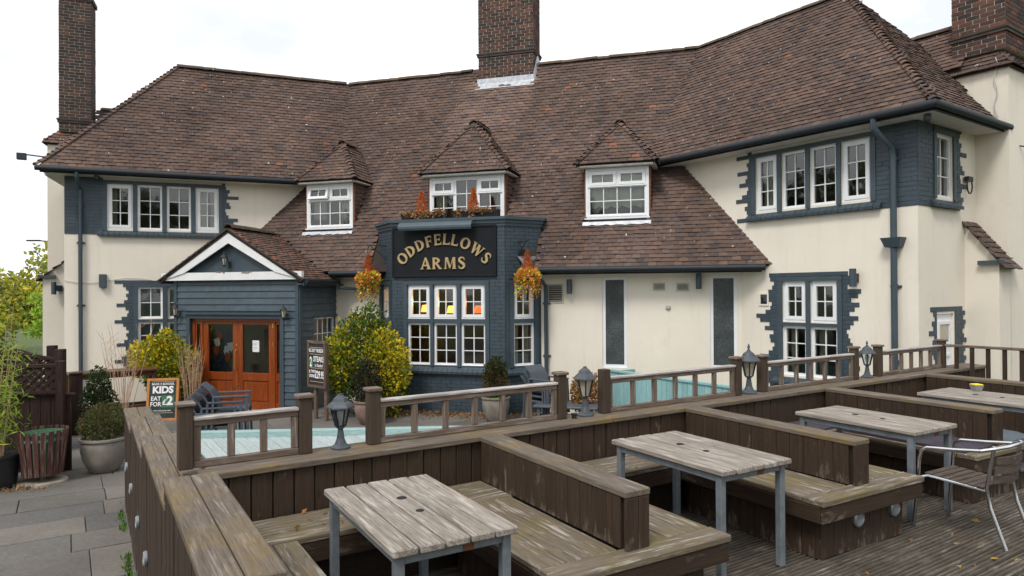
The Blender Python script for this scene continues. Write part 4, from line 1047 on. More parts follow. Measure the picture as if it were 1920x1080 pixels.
# --- booths: divider back with a seat on both sides, joined to the parapet seat
BO = [-.02, 2.24, 4.505, 6.77]
def booth(k, s0, label):
    o = df.w(s0, 0, 0); f = Fr(o, 33.2 - 2.6); th = thing('booth_bench', f.w(.0875, .95, DZ), label, 'bench', 0, 'booth benches along the deck parapet')
    Xn = axes(f.n); Xs = axes(f.u); Zf = axes((0, 0, 1), f.n); Zs = axes((0, 0, 1), f.u)
    ln = 1.72
    g = MB(); fbox(g, f, .025, .15, .0, ln - .03, SE - .02, CP - .045); g.build('core', 'wood_darker', th)
    n = .005
    while n < ln - .15:
        for s in (.012, .163): plank('back_board', th, f.w(s + rnd.uniform(-.002, .002), n + .0635, (SE + CP - .04) / 2), (round(CP - .042 - SE, 3), .124, .022), Zs, 'wood_dark', .004)
        n += .1275
    for s, wd in ((.046, .09), (.132, .078)): plank('end_board', th, f.w(s, ln - .012, (SE + CP - .04) / 2), (round(CP - .042 - SE, 3), wd, .022), Zf, 'wood_dark', .004)
    plank('cap_board', th, f.w(.0875, ln / 2 - .0, CP - .019), (ln, .186, .041), Xn, 'wood_cap', .007)
    a, b_ = -.535, .71
    for x0, x1 in ((a, -.005), (.18, b_)):
        w3 = (x1 - x0) / 3
        for j in range(3):
            plank('seat_board', th, f.w(x0 + w3 * (j + .5), (.47 + 1.655) / 2, SE - .02 + rnd.uniform(-.002, .002)), (1.18, round(w3 - .009, 3), .04), Xn, 'wood_bench', .006)
    plank('front_board', th, f.w((a + b_) / 2, 1.745, SE - .019), (b_ - a, .172, .042), Xs, 'wood_bench', .006)
    plank('fascia', th, f.w((a + b_) / 2, 1.81, SE - .10), (b_ - a - .02, .022, .115), Xs, 'wood_dark', .004)
    for s in (a + .012, b_ - .012): plank('fascia', th, f.w(s, 1.14, SE - .10), (1.32, .022, .115), Xn, 'wood_dark', .004)
    # boxed plinth
    pa, pb, pn = a + .12, b_ - .12, 1.715
    g = MB(); fbox(g, f, pa + .02, pb - .02, .4, pn - .02, DZ, SE - .05); g.build('plinth_core', 'wood_darker', th)
    m = 7
    for j in range(m): plank('plinth_board', th, f.w(pa + (pb - pa) * (j + .5) / m, pn, (DZ + SE - .05) / 2), (round(SE - .05 - DZ, 3), round((pb - pa) / m - .004, 3), .022), Zf, 'wood_dark', .004)
    for s in (pa, pb):
        for j in range(9): plank('plinth_board', th, f.w(s, .46 + 1.25 * (j + .5) / 9, (DZ + SE - .05) / 2), (round(SE - .05 - DZ, 3), .134, .022), Zs, 'wood_dark', .004)
    for s in (.0, .46) if k else ():
        g = MB().lathe([(.062, 0), (.062, .022), (.05, .03), (.046, .022), (.02, .018)], (0, 0, 0), 18); g.v = [tuple(f.w(s + v[0], pn + .011 + v[2], DZ + .225 + v[1])) for v in g.v]; g.f = [q[::-1] for q in g.f]; g.build('deck_light', 'tin', th, True)
    return f
BF = [booth(0, BO[0], 'booth bench with bare grey seat between the two tables by the stepped fence'), booth(1, BO[1], 'booth bench with round lights in its plinth facing the aluminium chair'),
      booth(2, BO[2], 'booth bench with plum and blue-grey cushions beside the aluminium chair')]
# last divider with the taller balustrade behind it
f4 = Fr(df.w(BO[3], 0, 0), 33.2 - 2.6); e4 = thing('boundary_wall', f4.w(.09, 1.2, 0), 'brown boarded end wall of the deck under the tall dark balustrade', 'wall')
Xn4 = axes(f4.n); Zs4 = axes((0, 0, 1), f4.u)
g = MB(); fbox(g, f4, .025, .16, 0, 4.2, 0, CP - .045); g.build('core', 'wood_darker', e4)
n = .005
while n < 4.1: plank('board', e4, f4.w(.012, n + .0635, (DZ + CP - .04) / 2), (round(CP - .042 - DZ, 3), .124, .022), Zs4, 'wood_dark', .004); n += .1275
plank('cap_board', e4, f4.w(.09, 2.1, CP - .019), (4.2, .19, .041), Xn4, 'wood_cap', .007)
bal = thing('tall_balustrade', f4.w(.75, 1.2, CP - .3), 'dark brown balustrade with tall square spindles behind the deck end wall', 'balustrade')
fb = Fr(df.w(7.72, -.235, 0), 33.2 - 90 + 2.5)
plank('handrail', bal, fb.w(2.0, 0, CP + .32), (3.9, .08, .035), axes(fb.u), 'wood_rail', .006); plank('bottom_rail', bal, fb.w(2.0, 0, CP - .22), (3.9, .05, .045), axes(fb.u), 'wood_dark', .004)
for j in range(20): plank('spindle', bal, fb.w(.19 + j * .192, 0, CP + .05), (.52, .045, .045), axes((0, 0, 1), fb.n), 'wood_dark', .004)

# parapet seats, one per bay, with the fascia under the front edge
for k, (s0, s1, lb) in enumerate(((-2.0, BO[0], 'mossy bench seat along the parapet beside the stepped fence'), (BO[0] + .19, BO[1], 'mossy bench seat along the parapet under the rail with turquoise boards behind'),
                                  (BO[1] + .19, BO[2], 'bench seat along the parapet with a plum cushion on it'), (BO[2] + .19, BO[3], 'bench seat along the parapet beneath the table with the yellow-topped tin'))):
    th = thing('parapet_bench', df.w((s0 + s1) / 2, .23, DZ), lb, 'bench', 0, 'bench seats fixed along the parapet')
    for j in range(3): plank('seat_board', th, df.w((s0 + s1) / 2, .079 + j * .156, SE - .02 + rnd.uniform(-.002, .002)), (round(s1 - s0 - .012, 3), .15, .04), X, 'wood_bench', .006)
    plank('fascia', th, df.w((s0 + s1) / 2, .452, SE - .105), (round(s1 - s0 - .02, 3), .022, .12), X, 'wood_dark', .004)
    g = MB(); fbox(g, df, s0 + .02, s1 - .02, .02, .33, DZ, SE - .045); g.build('plinth', 'wood_darker', th)

# --- stepped fence on the path side
ff_ = Fr(df.w(-2.235, 0, 0), 33.2 - 1.5)
fen = thing('stepped_fence', ff_.w(.1, -1, 0), 'dark boarded fence with sawtooth weathered caps descending beside the stone path', 'fence')
Xf = axes(ff_.n); Zf_ = axes((0, 0, 1), ff_.u)
STEP = [(.27, 1.94, 1.515), (-1.74, .36, 1.395), (-3.58, -1.64, 1.275), (-5.04, -3.5, 1.155)]
for n0, n1, z in STEP:
    # each cap tips down a little towards the pub, which gives the sawtooth
    d = (ff_.n * (n1 - n0) + Vector((0, 0, .0))).normalized(); Mx = axes(d)
    for s, wd in ((.068, .14), (.213, .14)): plank('cap_board', fen, ff_.w(s, (n0 + n1) / 2, z - .02), (round(n1 - n0, 3), wd, .042), Mx, 'wood_cap', .006)
    n = n0 + .05
    while n < n1 - .02:
        plank('board', fen, ff_.w(.018 + rnd.uniform(-.003, .003), n, (z - .04) / 2), (round(z - .042, 3), .097, .02), Zf_, 'wood_dark', .004); n += .1
    plank('inner_board', fen, ff_.w(.25, (n0 + n1) / 2, z - .15), (round(n1 - n0 - .03, 3), .02, .2), Mx, 'wood_dark', .004)
    g = MB(); fbox(g, ff_, .04, .235, n0 + .02, n1 - .02, 0, z - .045); g.build('core', 'wood_darker', fen)
    plank('end_board', fen, ff_.w(.13, n1 - .012, z - .19), (.28, .25, .02), axes((0, 0, 1), ff_.n), 'wood_dark', .004)
for n, z in ((-4.2, .62), (-3.2, .62), (-2.1, .6), (-1.1, .62), (-.2, .6)):
    g = MB().lathe([(.055, 0), (.055, .018), (.045, .026), (.04, .018)], (0, 0, 0), 16); g.v = [tuple(ff_.w(.006 - v[2], n + v[0], z + v[1])) for v in g.v]; g.build('path_light', 'tin', fen, True)
th = thing('parapet_bench', ff_.w(.5, 1.2, DZ), 'narrow mossy bench seat running along the stepped fence', 'bench', 0, 'bench seats fixed along the parapet')
for j in range(3): plank('seat_board', th, ff_.w(.33 + j * .145, 1.25, SE - .02), (1.55, .139, .04), Xf, 'wood_bench', .006)
plank('fascia', th, ff_.w(.68, 1.25, SE - .1), (1.5, .022, .115), Xf, 'wood_dark', .004)
g = MB(); fbox(g, ff_, .27, .58, .48, 2.0, DZ, SE - .045); g.build('plinth', 'wood_darker', th)

# --- tables: five planks on a galvanised frame
def table(label, s, n, L_=1.14, W_=.66, ang=-2.6):
    f = Fr(df.w(s, n, 0), 33.2 + ang); th = thing('patio_table', f.w(0, 0, DZ), label, 'table', R(33.2 + ang), 'plank-topped steel tables on the deck'); zt = DZ + .745
    w5 = W_ / 5
    for j in range(5): plank('table_plank', th, f.w(-W_ / 2 + w5 * (j + .5), rnd.uniform(-.004, .004), zt - .019 + rnd.uniform(-.0015, .0015)), (L_, round(w5 - .008, 3), .038), axes(f.n), 'wood_table', .007)
    lg = .048; x, y = W_ / 2 - .05, L_ / 2 - .06
    for sx in (-1, 1):
        for sy in (-1, 1): g = MB(); fbox(g, f, sx * x - lg / 2, sx * x + lg / 2, sy * y - lg / 2, sy * y + lg / 2, DZ, zt - .04, b=.004); g.build('leg', 'galv', th)
    for sy in (-1, 1): g = MB(); fbox(g, f, -x + lg / 2, x - lg / 2, sy * y - .018, sy * y + .018, zt - .085, zt - .041, b=.003); g.build('apron', 'galv', th)
    for sx in (-1, 1): g = MB(); fbox(g, f, sx * x - .018, sx * x + .018, -y + lg / 2, y - lg / 2, zt - .085, zt - .041, b=.003); g.build('apron', 'galv', th)
    for n_, r_ in ((-.16, .028), (.10, .022)):
        g = MB().lathe([(r_, 0), (r_, .0025), (r_ * .82, .0025), (r_ * .8, .0008)], f.w(.0, n_, zt + .001), 16); g.build('parasol_hole', 'dark_hole', th)
    g = MB(); fbox(g, f, .04, .1, y + .0185, y + .021, zt - .083, zt - .043); g.build('rust_patch', 'rust', th)
    return f
TFm = [table('weathered plank table in the booth next to the stepped fence', -1.125, 1.15), table('weathered plank table in the booth second from the stepped fence', 1.165, 1.09, 1.12, .68),
       table('weathered plank table with the aluminium chair pulled up to its end', 3.41, 1.15, 1.13, .66), table('weathered plank table with a yellow-topped tin on it', 5.63, 1.22, 1.2, .72)]
# tin
P = df.w(5.93, .95, DZ + .746); tn = thing('ash_tin', P, 'small square metal tin with yellow top on the last table', 'tin', .5)
g = MB().lathe([(.05, 0), (.072, .072)], P, 4, .8); g.build('body', 'tin', tn); g = MB().lathe([(.066, 0), (.06, .008)], P + Vector((0, 0, .072)), 4, .8); g.build('lid', 'yellow', tn)

# --- aluminium armchair at the end of the third table
def chair_alu():
    f = Fr(df.w(3.235, 1.76, 0), 33.2 - 2.6); th = thing('aluminium_chair', f.w(0, .27, DZ), 'aluminium armchair with dark slatted seat and back at the end of a table', 'chair')
    z = DZ; r_ = .0135; W2 = .255
    for sg in (-1, 1):
        x = sg * W2
        g = MB(); P = [f.w(x * 1.02, -.03, z), f.w(x, .0, z + .30), f.w(x, .02, z + .56), f.w(x, .035, z + .625), f.w(x, .08, z + .655), f.w(x, .28, z + .675), f.w(x * .98, .46, z + .70)]
        g.tube(P, r_, 10); g.build('arm', 'alu', th, True)
        g = MB(); P = [f.w(sg * .20, .60, z), f.w(sg * .20, .50, z + .28), f.w(sg * .20, .475, z + .42), f.w(sg * .20, .53, z + .74)]
        g.tube(P, r_, 10); g.build('back_leg', 'alu', th, True)
        g = MB(); g.tube([f.w(x, .0, z + .40), f.w(sg * .215, .06, z + .425), f.w(sg * .205, .30, z + .41), f.w(sg * .20, .48, z + .40)], .011, 8); g.build('seat_rail', 'alu', th, True)
    g = MB(); g.tube([f.w(-W2 * .98, .46, z + .70), f.w(-.21, .54, z + .725), f.w(-.1, .575, z + .735), f.w(.1, .575, z + .735), f.w(.21, .54, z + .725), f.w(W2 * .98, .46, z + .70)], r_, 10); g.build('top_rail', 'alu', th, True)
    for j in range(7):
        n = .06 + j * .062; dz = .012 * math.cos(j / 6 * math.pi); plank('seat_slat', th, f.w(0, n, z + .432 + dz * .6 - .006 * math.sin(j / 6 * math.pi)), (.415, .053, .012), axes(f.u), 'wood_teak', .004)
    for j in range(3):
        zz = z + .49 + j * .072; n = .50 + (zz - z - .42) * .17
        g = MB(); K = 7; V = []
        for i in range(K):
            a = (i / (K - 1) - .5); x = a * .37; dn = .035 * (1 - (2 * a) ** 2)
            for dd, h_ in ((0, -.028), (.012, -.028), (.012, .028), (0, .028)): V.append(f.w(x, n + dn + dd, zz + h_))
        F = [(4 * i + q, 4 * i + (q + 1) % 4, 4 * i + 4 + (q + 1) % 4, 4 * i + 4 + q) for i in range(K - 1) for q in range(4)] + [(3, 2, 1, 0), tuple(4 * K - 4 + q for q in range(4))]
        g.add(V, F); g.build('back_slat', 'wood_teak', th)
chair_alu()

# --- cushions
def cushion(label, f, s0, s1, n0, n1, mat, th_=.045, z=SE + .002):
    K = 10; g = MB(); V = []; F = []
    for side in (1, 0):
        for i in range(K + 1):
            for j in range(K + 1):
                a, b_ = i / K, j / K; e = min(a, 1 - a, b_, 1 - b_) * 9; h_ = th_ * (.45 + .55 * min(1, e) ** .6)
                w_ = .006 * noise.noise(Vector((a * 7 + s0, b_ * 7, n0)))
                V.append(f.w(s0 + (s1 - s0) * a, n0 + (n1 - n0) * b_, z + (h_ + w_ if side else .0)))
    K1 = K + 1
    for i in range(K):
        for j in range(K): F.append((i * K1 + j, i * K1 + j + 1, (i + 1) * K1 + j + 1, (i + 1) * K1 + j)); F.append(tuple(K1 * K1 + q for q in ((i + 1) * K1 + j, (i + 1) * K1 + j + 1, i * K1 + j + 1, i * K1 + j)))
    edge = [i * K1 for i in range(K1)] + [K * K1 + j for j in range(1, K1)] + [i * K1 + K for i in range(K - 1, -1, -1)] + [j for j in range(K - 1, 0, -1)]
    for q in range(len(edge)): a, b_ = edge[q], edge[(q + 1) % len(edge)]; F.append((a, b_, b_ + K1 * K1, a + K1 * K1))
    g.add(V, F); return tag(g.build('bench_cushion', mat, None, True), label, 'cushion')
cushion('long plum cushion on the booth seat behind the aluminium chair', BF[2], -.50, -.02, .55, 1.72, 'cushion_plum')
cushion('plum patterned cushion on the parapet seat between two dividers', df, 2.6, 4.3, .04, .42, 'cushion_plum')
cushion('blue-grey cushion on the far side of the cushioned booth bench', BF[2], .22, .68, .6, 1.74, 'cushion_blue', .06)

# --- pier lanterns on the cap
def lantern(label, s, n, H, finial, glass, bulb, rot=0):
    P = df.w(s, n, CP + .001); th = thing('pier_lantern', P, label, 'lantern', rot, 'pier lanterns on the deck parapet'); k = H / .42
    def lt(prof, seg, name, mat, sm=True):
        return MB().lathe([(a * k, b_ * k) for a, b_ in prof], P, seg, rot).build(name, mat, th, sm)
    lt([(.075, 0), (.075, .012), (.066, .02), (.045, .035), (.030, .075), (.022, .13), (.020, .15), (.034, .158), (.036, .17)], 12, 'base', 'lantern_grey', False)
    g = MB()
    for j in range(6):
        a = rot + math.pi * j / 3; c, s_ = math.cos(a), math.sin(a); bar(g, P + Vector((c * .038, s_ * .038, .168)) * k, P + Vector((c * .074, s_ * .074, .315)) * k, .011 * k, .011 * k, (c, s_, .01))
    g.build('cage', 'dark_metal', th)
    lt([(.034, .17), (.069, .315)], 6, 'lamp_glass', glass, False)
    if bulb: lt([(.012, .175), (.014, .21), (.028, .25), (.022, .29), (.005, .30)], 10, 'bulb', 'bulb')
    pr = [(.108, .312), (.106, .322), (.085, .345), (.062, .362), (.052, .385), (.030, .402), (.018, .41), (.016, .42)]
    if finial: pr += [(.006, .43), (.014, .442), (.012, .455), (.003, .48)]
    lt(pr, 6 if not finial else 12, 'lid', 'lantern_grey', False)
lantern('grey hexagonal lantern with clear glass and white bulb on the parapet', -1.045, -.235, .39, False, 'lamp_glass', True, .2)
lantern('large grey lantern with cloudy panes beside a small black box', 1.203, -.225, .44, False, 'amber_glass', False, .5)
lantern('grey lantern with pointed finial and cloudy panes on the parapet', 3.485, -.235, .47, True, 'amber_glass', False, .3)
lantern('grey lantern with clear glass opposite the wing downpipe', 5.80, -.235, .41, True, 'lamp_glass', True, .1)
P = df.w(1.04, -.18, CP + .002); g = MB(); g.lathe([(.03, 0), (.032, .028), (.038, .03), (.038, .042)], P, 4, .7); tag(g.build('solar_box', 'black_plastic'), 'small black plastic box on the parapet cap beside a lantern', 'box')

# --- turquoise platform behind the parapet
A_, B_ = df.w(-1.02, -6.65, 0), df.w(2.75, -4.55, 0)
plt = thing('turquoise_platform', df.w(.2, -3.2, 0), 'low pale turquoise plank platform below the railing', 'platform'); ZP = .37
s_ = -1.15
while s_ < 3.9:
    t_ = (s_ + .07 + 1.02) / 3.77; nf = -6.65 + t_ * 2.10 + .06; nf = min(nf, -1.2)
    l_ = -.45 - nf; plank('platform_board', plt, df.w(s_ + .07, (nf - .45) / 2, ZP + rnd.uniform(-.002, .002)), (round(l_, 3), .136, .03), axes(df.n), 'turquoise_pale', .004); s_ += .142
e0, e1 = df.w(-1.15, -6.72, 0), df.w(3.9, -3.9, 0); bm_ = (e1 - e0).normalized()
plank('edge_beam', plt, (e0 + e1) / 2 + Vector((0, 0, ZP + .055)), (round((e1 - e0).length, 3), .15, .10), axes(bm_), 'turquoise_beam', .006)
for q in (.1, .35, .6, .85):
    P = e0.lerp(e1, q); plank('leg', plt, P + Vector((0, 0, ZP / 2 + .0)), (ZP - .02, .09, .09), axes((0, 0, 1), df.n), 'turquoise', .004)
    P = P + df.n * 2.0; plank('leg', plt, P + Vector((0, 0, ZP / 2 - .02)), (ZP - .05, .09, .09), axes((0, 0, 1), df.n), 'turquoise', .004)
# --- turquoise screen by the frosted windows
tA, tB = Vector((1.94, 13.496, 0)), Vector((3.688, 10.813, 0)); tB = tA + (tB - tA) * 1.25
tsc = thing('turquoise_screen', (tA + tB) / 2, 'turquoise vertical board screen below the narrow frosted windows', 'screen'); td = (tB - tA).normalized(); tl_ = (tB - tA).length; tn_ = Vector((td.y, -td.x, 0))
k = int(tl_ / .125)
for j in range(k): plank('screen_board', tsc, tA + td * ((j + .5) * tl_ / k) + Vector((0, 0, .50)), (.94, round(tl_ / k - .006, 3), .02), axes((0, 0, 1), tn_), 'turquoise', .003)
plank('top_rail', tsc, (tA + tB) / 2 + Vector((0, 0, .985)), (round(tl_, 3), .07, .045), axes(td), 'turquoise', .005)
e_ = Vector((-.55, -.12, 0))
for j in range(5): plank('screen_board', tsc, tA - tn_ * .02 - tn_ * (.06 + j * .125) + Vector((0, 0, .50)), (.94, .119, .02), axes((0, 0, 1), td), 'turquoise', .003)

# ================================================================== SIGNS AND LETTERS
def ell(cx, cy, rx, ry, a0, a1, n): return [(cx + rx * math.cos(R(a0 + (a1 - a0) * i / n)), cy + ry * math.sin(R(a0 + (a1 - a0) * i / n))) for i in range(n + 1)]
def stem(x, w=.2): return [(x - .055, 0), (x + w + .055, 0), (x + w + .015, .05), (x + w, .13), (x + w, .87), (x + w + .015, .95), (x + w + .055, 1), (x - .055, 1), (x - .015, .95), (x, .87), (x, .13), (x - .015, .05)]
def bowl(cx, cy, ro, rh, ri, ril, n=12): return ell(cx, cy, ro, rh, -90, 90, n) + ell(cx, cy, ri, ril, 90, -90, n)
def ribbon(pts, ws):
    Lp, Rp = [], []
    for i, p in enumerate(pts):
        a = Vector(pts[max(0, i - 1)]); b = Vector(pts[min(len(pts) - 1, i + 1)]); d = (b - a).normalized(); nn = Vector((-d.y, d.x)); p = Vector(p)
        Lp.append(tuple(p + nn * ws[i] / 2)); Rp.append(tuple(p - nn * ws[i] / 2))
    return Lp, Rp
ARM_T = [(.2, 1), (.58, 1), (.61, .76), (.55, .76), (.50, .87), (.2, .87)]; ARM_M = [(.2, .445), (.2, .565), (.42, .565), (.46, .64), (.51, .64), (.51, .37), (.46, .37), (.42, .445)]
ARM_B = [(.2, 0), (.62, 0), (.67, .25), (.61, .25), (.55, .13), (.2, .13)]
GL = {'L': (.68, [stem(0), ARM_B]), 'E': (.68, [stem(0), ARM_T, ARM_M, ARM_B]), 'F': (.64, [stem(0), ARM_T, ARM_M]),
      'D': (.82, [stem(0), bowl(.2, .5, .58, .5, .33, .38)]), 'R': (.86, [stem(0), bowl(.2, .725, .45, .275, .22, .155), [(.24, .47), (.46, .47), (.74, .08), (.86, .05), (.86, 0), (.60, 0)]]),
      'A': (.9, [[(.02, .04), (.16, .04), (.44, .86), (.37, 1.02)], [(.37, 1.02), (.50, 1.02), (.88, .04), (.62, .04)], [(.2, .27), (.66, .27), (.62, .39), (.24, .39)], [(-.07, 0), (.25, 0), (.22, .06), (-.04, .06)], [(.55, 0), (.97, 0), (.93, .06), (.58, .06)]]),
      'M': (1.06, [[(.05, 0), (.17, 0), (.22, 1), (.10, 1)], [(.10, 1), (.32, 1), (.60, .16), (.50, 0)], [(.50, 0), (.58, .14), (.88, 1), (.78, 1)], [(.78, 1), (1.0, 1), (1.04, 0), (.80, 0)], [(-.03, 0), (.24, 0), (.22, .06), (0, .06)], [(.73, 0), (1.11, 0), (1.08, .06), (.76, .06)]]),
      'W': (1.16, [[(-.02, 1), (.22, 1), (.42, .16), (.36, 0), (.27, 0)], [(.29, 0), (.37, 0), (.57, .84), (.50, .9)], [(.43, 1), (.67, 1), (.87, .16), (.81, 0), (.72, 0)], [(.74, 0), (.82, 0), (1.10, 1), (1.0, 1)], [(-.08, .95), (.30, .95), (.30, 1), (-.08, 1)], [(.93, .95), (1.18, .95), (1.18, 1), (.93, 1)]])}
S_PTS = [(.565, .73), (.545, .86), (.44, .95), (.29, .965), (.15, .90), (.10, .76), (.155, .64), (.29, .55), (.43, .46), (.53, .35), (.545, .21), (.46, .09), (.32, .035), (.17, .06), (.075, .15), (.05, .28)]
S_W = [.04, .07, .11, .13, .17, .2, .21, .215, .215, .21, .2, .17, .13, .11, .08, .05]
def glyph(ch, f, n, s, z, h, rot, parent, depth=.03, mat='gold_paint'):
    """one raised letter, s,z = middle of its foot"""
    adv = .94 if ch == 'O' else .64 if ch == 'S' else GL[ch][0]; g = MB(); c, sn = math.cos(rot), math.sin(rot)
    def tf(p):
        x, y = (p[0] - adv / 2) * h, p[1] * h; return s + x * c - y * sn, z + x * sn + y * c
    def strip(outer, inner, close, dz=0):
        m = len(outer); V = [f.w(*((lambda q: (q[0], n + d + dz, q[1]))(tf(p)))) for d in (0, depth) for p in outer + inner]; T = 2 * m; F = []
        for i in range(m if close else m - 1):
            j = (i + 1) % m; F += [(T + i, T + j, T + m + j, T + m + i), (j, i, T + i, T + j)[::-1], (m + i, m + j, T + m + j, T + m + i)[::-1]]
        if not close: F += [(0, m, T + m, T), (m - 1, T + m - 1, T + 2 * m - 1, 2 * m - 1)]
        g.add(V, F)
    if ch == 'O':
        o_, i_ = ell(.47, .5, .47, .52, 0, 360, 30)[:-1], ell(.47, .5, .245, .39, 0, 360, 30)[:-1]; strip(o_, i_, True)
    elif ch == 'S':
        a, b_ = ribbon(S_PTS, S_W); strip(a, b_, False)
    else:
        for k, poly in enumerate(GL[ch][1]): P = [(lambda q: f.w(q[0], n, q[1]))(tf(p)) for p in poly]; g.prism(P, f.n * (depth + k * .0016))
    return g.build('letter', mat, parent)
SB = Fr(cf.w(0, bn, 0), -16.7)
sg = thing('pub_sign', SB.w(4.58, .03, 2.88), 'black pub sign board with raised gold letters reading ODDFELLOWS ARMS on the bay', 'sign')
g = MB(); fbox(g, SB, 3.44, 5.72, .015, .05, 2.91, 3.90); g.build('board', 'sign_black', sg)
for a, b_, c_, d_ in ((3.40, 5.76, 2.87, 2.915), (3.40, 5.76, 3.895, 3.94), (3.40, 3.445, 2.915, 3.895), (5.715, 5.76, 2.915, 3.895)): g = MB(); fbox(g, SB, a, b_, .015, .068, c_, d_, b=.006); g.build('frame', 'sign_black', sg)
word = 'ODDFELLOWS'; hh = .232; rad = 1.20; c0z = 3.545 - rad
adv = [(.94 if c == 'O' else .64 if c == 'S' else GL[c][0]) * hh + (.045 if c != 'L' else .03) for c in word]; tot = sum(adv); th0 = 51.0; k = 2 * R(th0) / tot; x = 0
for c, a in zip(word, adv):
    an = R(th0) - (x + a / 2) * k; x += a
    glyph(c, SB, .05, 4.59 - math.sin(an) * rad, c0z + math.cos(an) * rad, hh, an, sg)
word = 'ARMS'; hh = .245; adv = [(.64 if c == 'S' else GL[c][0]) * hh + .05 for c in word]; x = 4.585 - sum(adv) / 2
for c, a in zip(word, adv): glyph(c, SB, .05, x + a / 2, 3.035, hh, 0, sg); x += a
tl = thing('sign_light', SB.w(4.47, .3, 3.93), 'long grey trough light hood above the pub sign', 'light')
g = MB(); K = 7; V = []
for s in (3.66, 5.30):
    for j in range(K):
        a = math.pi * (.02 + .62 * j / (K - 1)); V.append(SB.w(s, .15 + .16 * math.sin(a) , 3.90 + .13 * math.cos(a)))
    for j in range(K):
        a = math.pi * (.02 + .62 * j / (K - 1)); V.append(SB.w(s, .15 + .145 * math.sin(a), 3.90 + .115 * math.cos(a)))
F = [];
for j in range(K - 1): F += [(j, j + 1, 2 * K + j + 1, 2 * K + j), (K + j + 1, K + j, 3 * K + j, 3 * K + j + 1), (j + 1, j, K + j, K + j + 1), (2 * K + j, 2 * K + j + 1, 3 * K + j + 1, 3 * K + j)]
F += [(0, 2 * K, 3 * K, K), (K - 1, 2 * K - 1, 4 * K - 1, 3 * K - 1)]; g.add(V, F); g.build('hood', 'blue_smooth', tl)
for s in (3.95, 4.95): g = MB(); g.tube([SB.w(s, .0, 3.99), SB.w(s, .15, 4.0)], .012, 6); g.build('arm', 'dark_metal', tl)

def text(body, size, M, mat, parent, name='lettering', bold=.0, align='CENTER', ext=.0015, sx=1.):
    cu = bpy.data.curves.new(name, 'FONT'); cu.body = body; cu.size = size; cu.align_x = align; cu.align_y = 'CENTER'; cu.offset = bold * size; cu.extrude = ext; cu.resolution_u = 3
    o = bpy.data.objects.new(name, cu); col.objects.link(o); dg = bpy.context.evaluated_depsgraph_get(); me = bpy.data.meshes.new_from_object(o.evaluated_get(dg)); bpy.data.objects.remove(o)
    me.materials.clear(); me.materials.append(MATS[mat]); me.name = name
    return link(name, me, M @ Matrix.Diagonal((sx, 1, 1, 1)), parent)
def bmat(P, right, up): r_ = Vector(right).normalized(); u_ = Vector(up).normalized(); return Matrix.Translation(P) @ Matrix((r_, u_, r_.cross(u_))).transposed().to_4x4()
# --- A-board by the porch
aR = Vector((.985, .17, 0)); aB = Vector((-7.0, 13.62, .02)); aN = Vector((aR.y, -aR.x, 0)); aU = (Vector((0, 0, 1)) - aN * .16).normalized()
ab = thing('chalk_a_board', aB, 'chalkboard A-frame with orange wood frame reading KIDS EAT FOR £2', 'board')
def AP(x, y, d=0): return aB + aR * x + aU * y + aR.cross(aU) * d
aw_, ah_ = .60, .84
g = MB(); g.box(AP(0, ah_ / 2, 0), (aw_ - .08, .012, ah_ - .08), Matrix((aR, -aR.cross(aU), aU)).transposed()); g.build('panel', 'board_green', ab)
Ma = Matrix((aR, -aR.cross(aU), aU)).transposed()
for x, y, w_, h_ in ((0, .022, aw_, .05), (0, ah_ - .025, aw_, .05), (-aw_ / 2 + .025, ah_ / 2, .05, ah_ - .1), (aw_ / 2 - .025, ah_ / 2, .05, ah_ - .1)): g = MB(); g.box(AP(x, y, 0), (w_, .03, h_), Ma, None, .004); g.build('frame', 'orange_wood', ab)
for x in (-.26, .26): g = MB(); bar(g, AP(x, ah_ - .03, -.03), aB + aR * x - aN * .38 + Vector((0, 0, .0)), .045, .022); g.build('back_leg', 'orange_wood', ab)
def AT(b, size, x, y, mat='chalk', bold=.02, sx=1): text(b, size, bmat(AP(x, y, .0075), aR, aU), mat, ab, bold=bold, sx=sx)
AT('BACK 2 SCHOOL', .058, 0, .725, sx=.95); AT('KIDS', .185, 0, .605, bold=.045); AT('EAT', .12, -.125, .435, bold=.02, sx=.9); AT('FOR', .12, -.125, .325, bold=.02, sx=.9)
g = MB(); g.box(AP(.10, .38, .007), (.23, .003, .24), Ma); g.build('price_panel', 'chalk_green', ab)
text('£', .15, bmat(AP(.035, .36, .010), aR, aU), 'chalk', ab, bold=.02); text('2', .24, bmat(AP(.135, .385, .010), aR, aU), 'chalk', ab, bold=.035)
AT('with a full paying adult', .036, 0, .20, bold=.01)
for y in (.775, .155): g = MB(); g.box(AP(0, y, .0068), (.42, .002, .007), Ma); g.build('chalk_line', 'chalk_cream', ab)
# --- steak sign on two posts
q0 = Vector((-3.90, 13.62, 0)); sR = Vector((.70, -.60, 0)).normalized(); sN = Vector((sR.y, -sR.x, 0)); zz = Vector((0, 0, 1)); sw_, sh_, sz_ = .62, .93, .66
ss = thing('steak_sign', q0, 'chalk menu board on two timber posts advertising 2 STEAKS for £29.95', 'sign')
def SP(x, y, d=0): return q0 + sR * x + zz * y + sN * d
Ms = Matrix((sR, -sN, zz)).transposed()
for x in (-.12, .24): plank('post', ss, SP(x, (sz_ + .45) / 2 if x < 0 else (sz_ + sh_) / 2, -.055), (sz_ + .45 if x < 0 else sz_ + sh_ - .04, .075, .06), axes((0, 0, 1), sN), 'wood_sign', .005)
g = MB(); g.box(SP(0, sz_ + sh_ / 2, 0), (sw_ - .07, .02, sh_ - .07), Ms); g.build('panel', 'board_plum', ss)
for x, y, w_, h_ in ((0, sz_ + .025, sw_, .055), (0, sz_ + sh_ - .025, sw_, .055)): plank('frame', ss, SP(x, y, .002), (w_, .045, h_), Ms, 'wood_sign', .004)
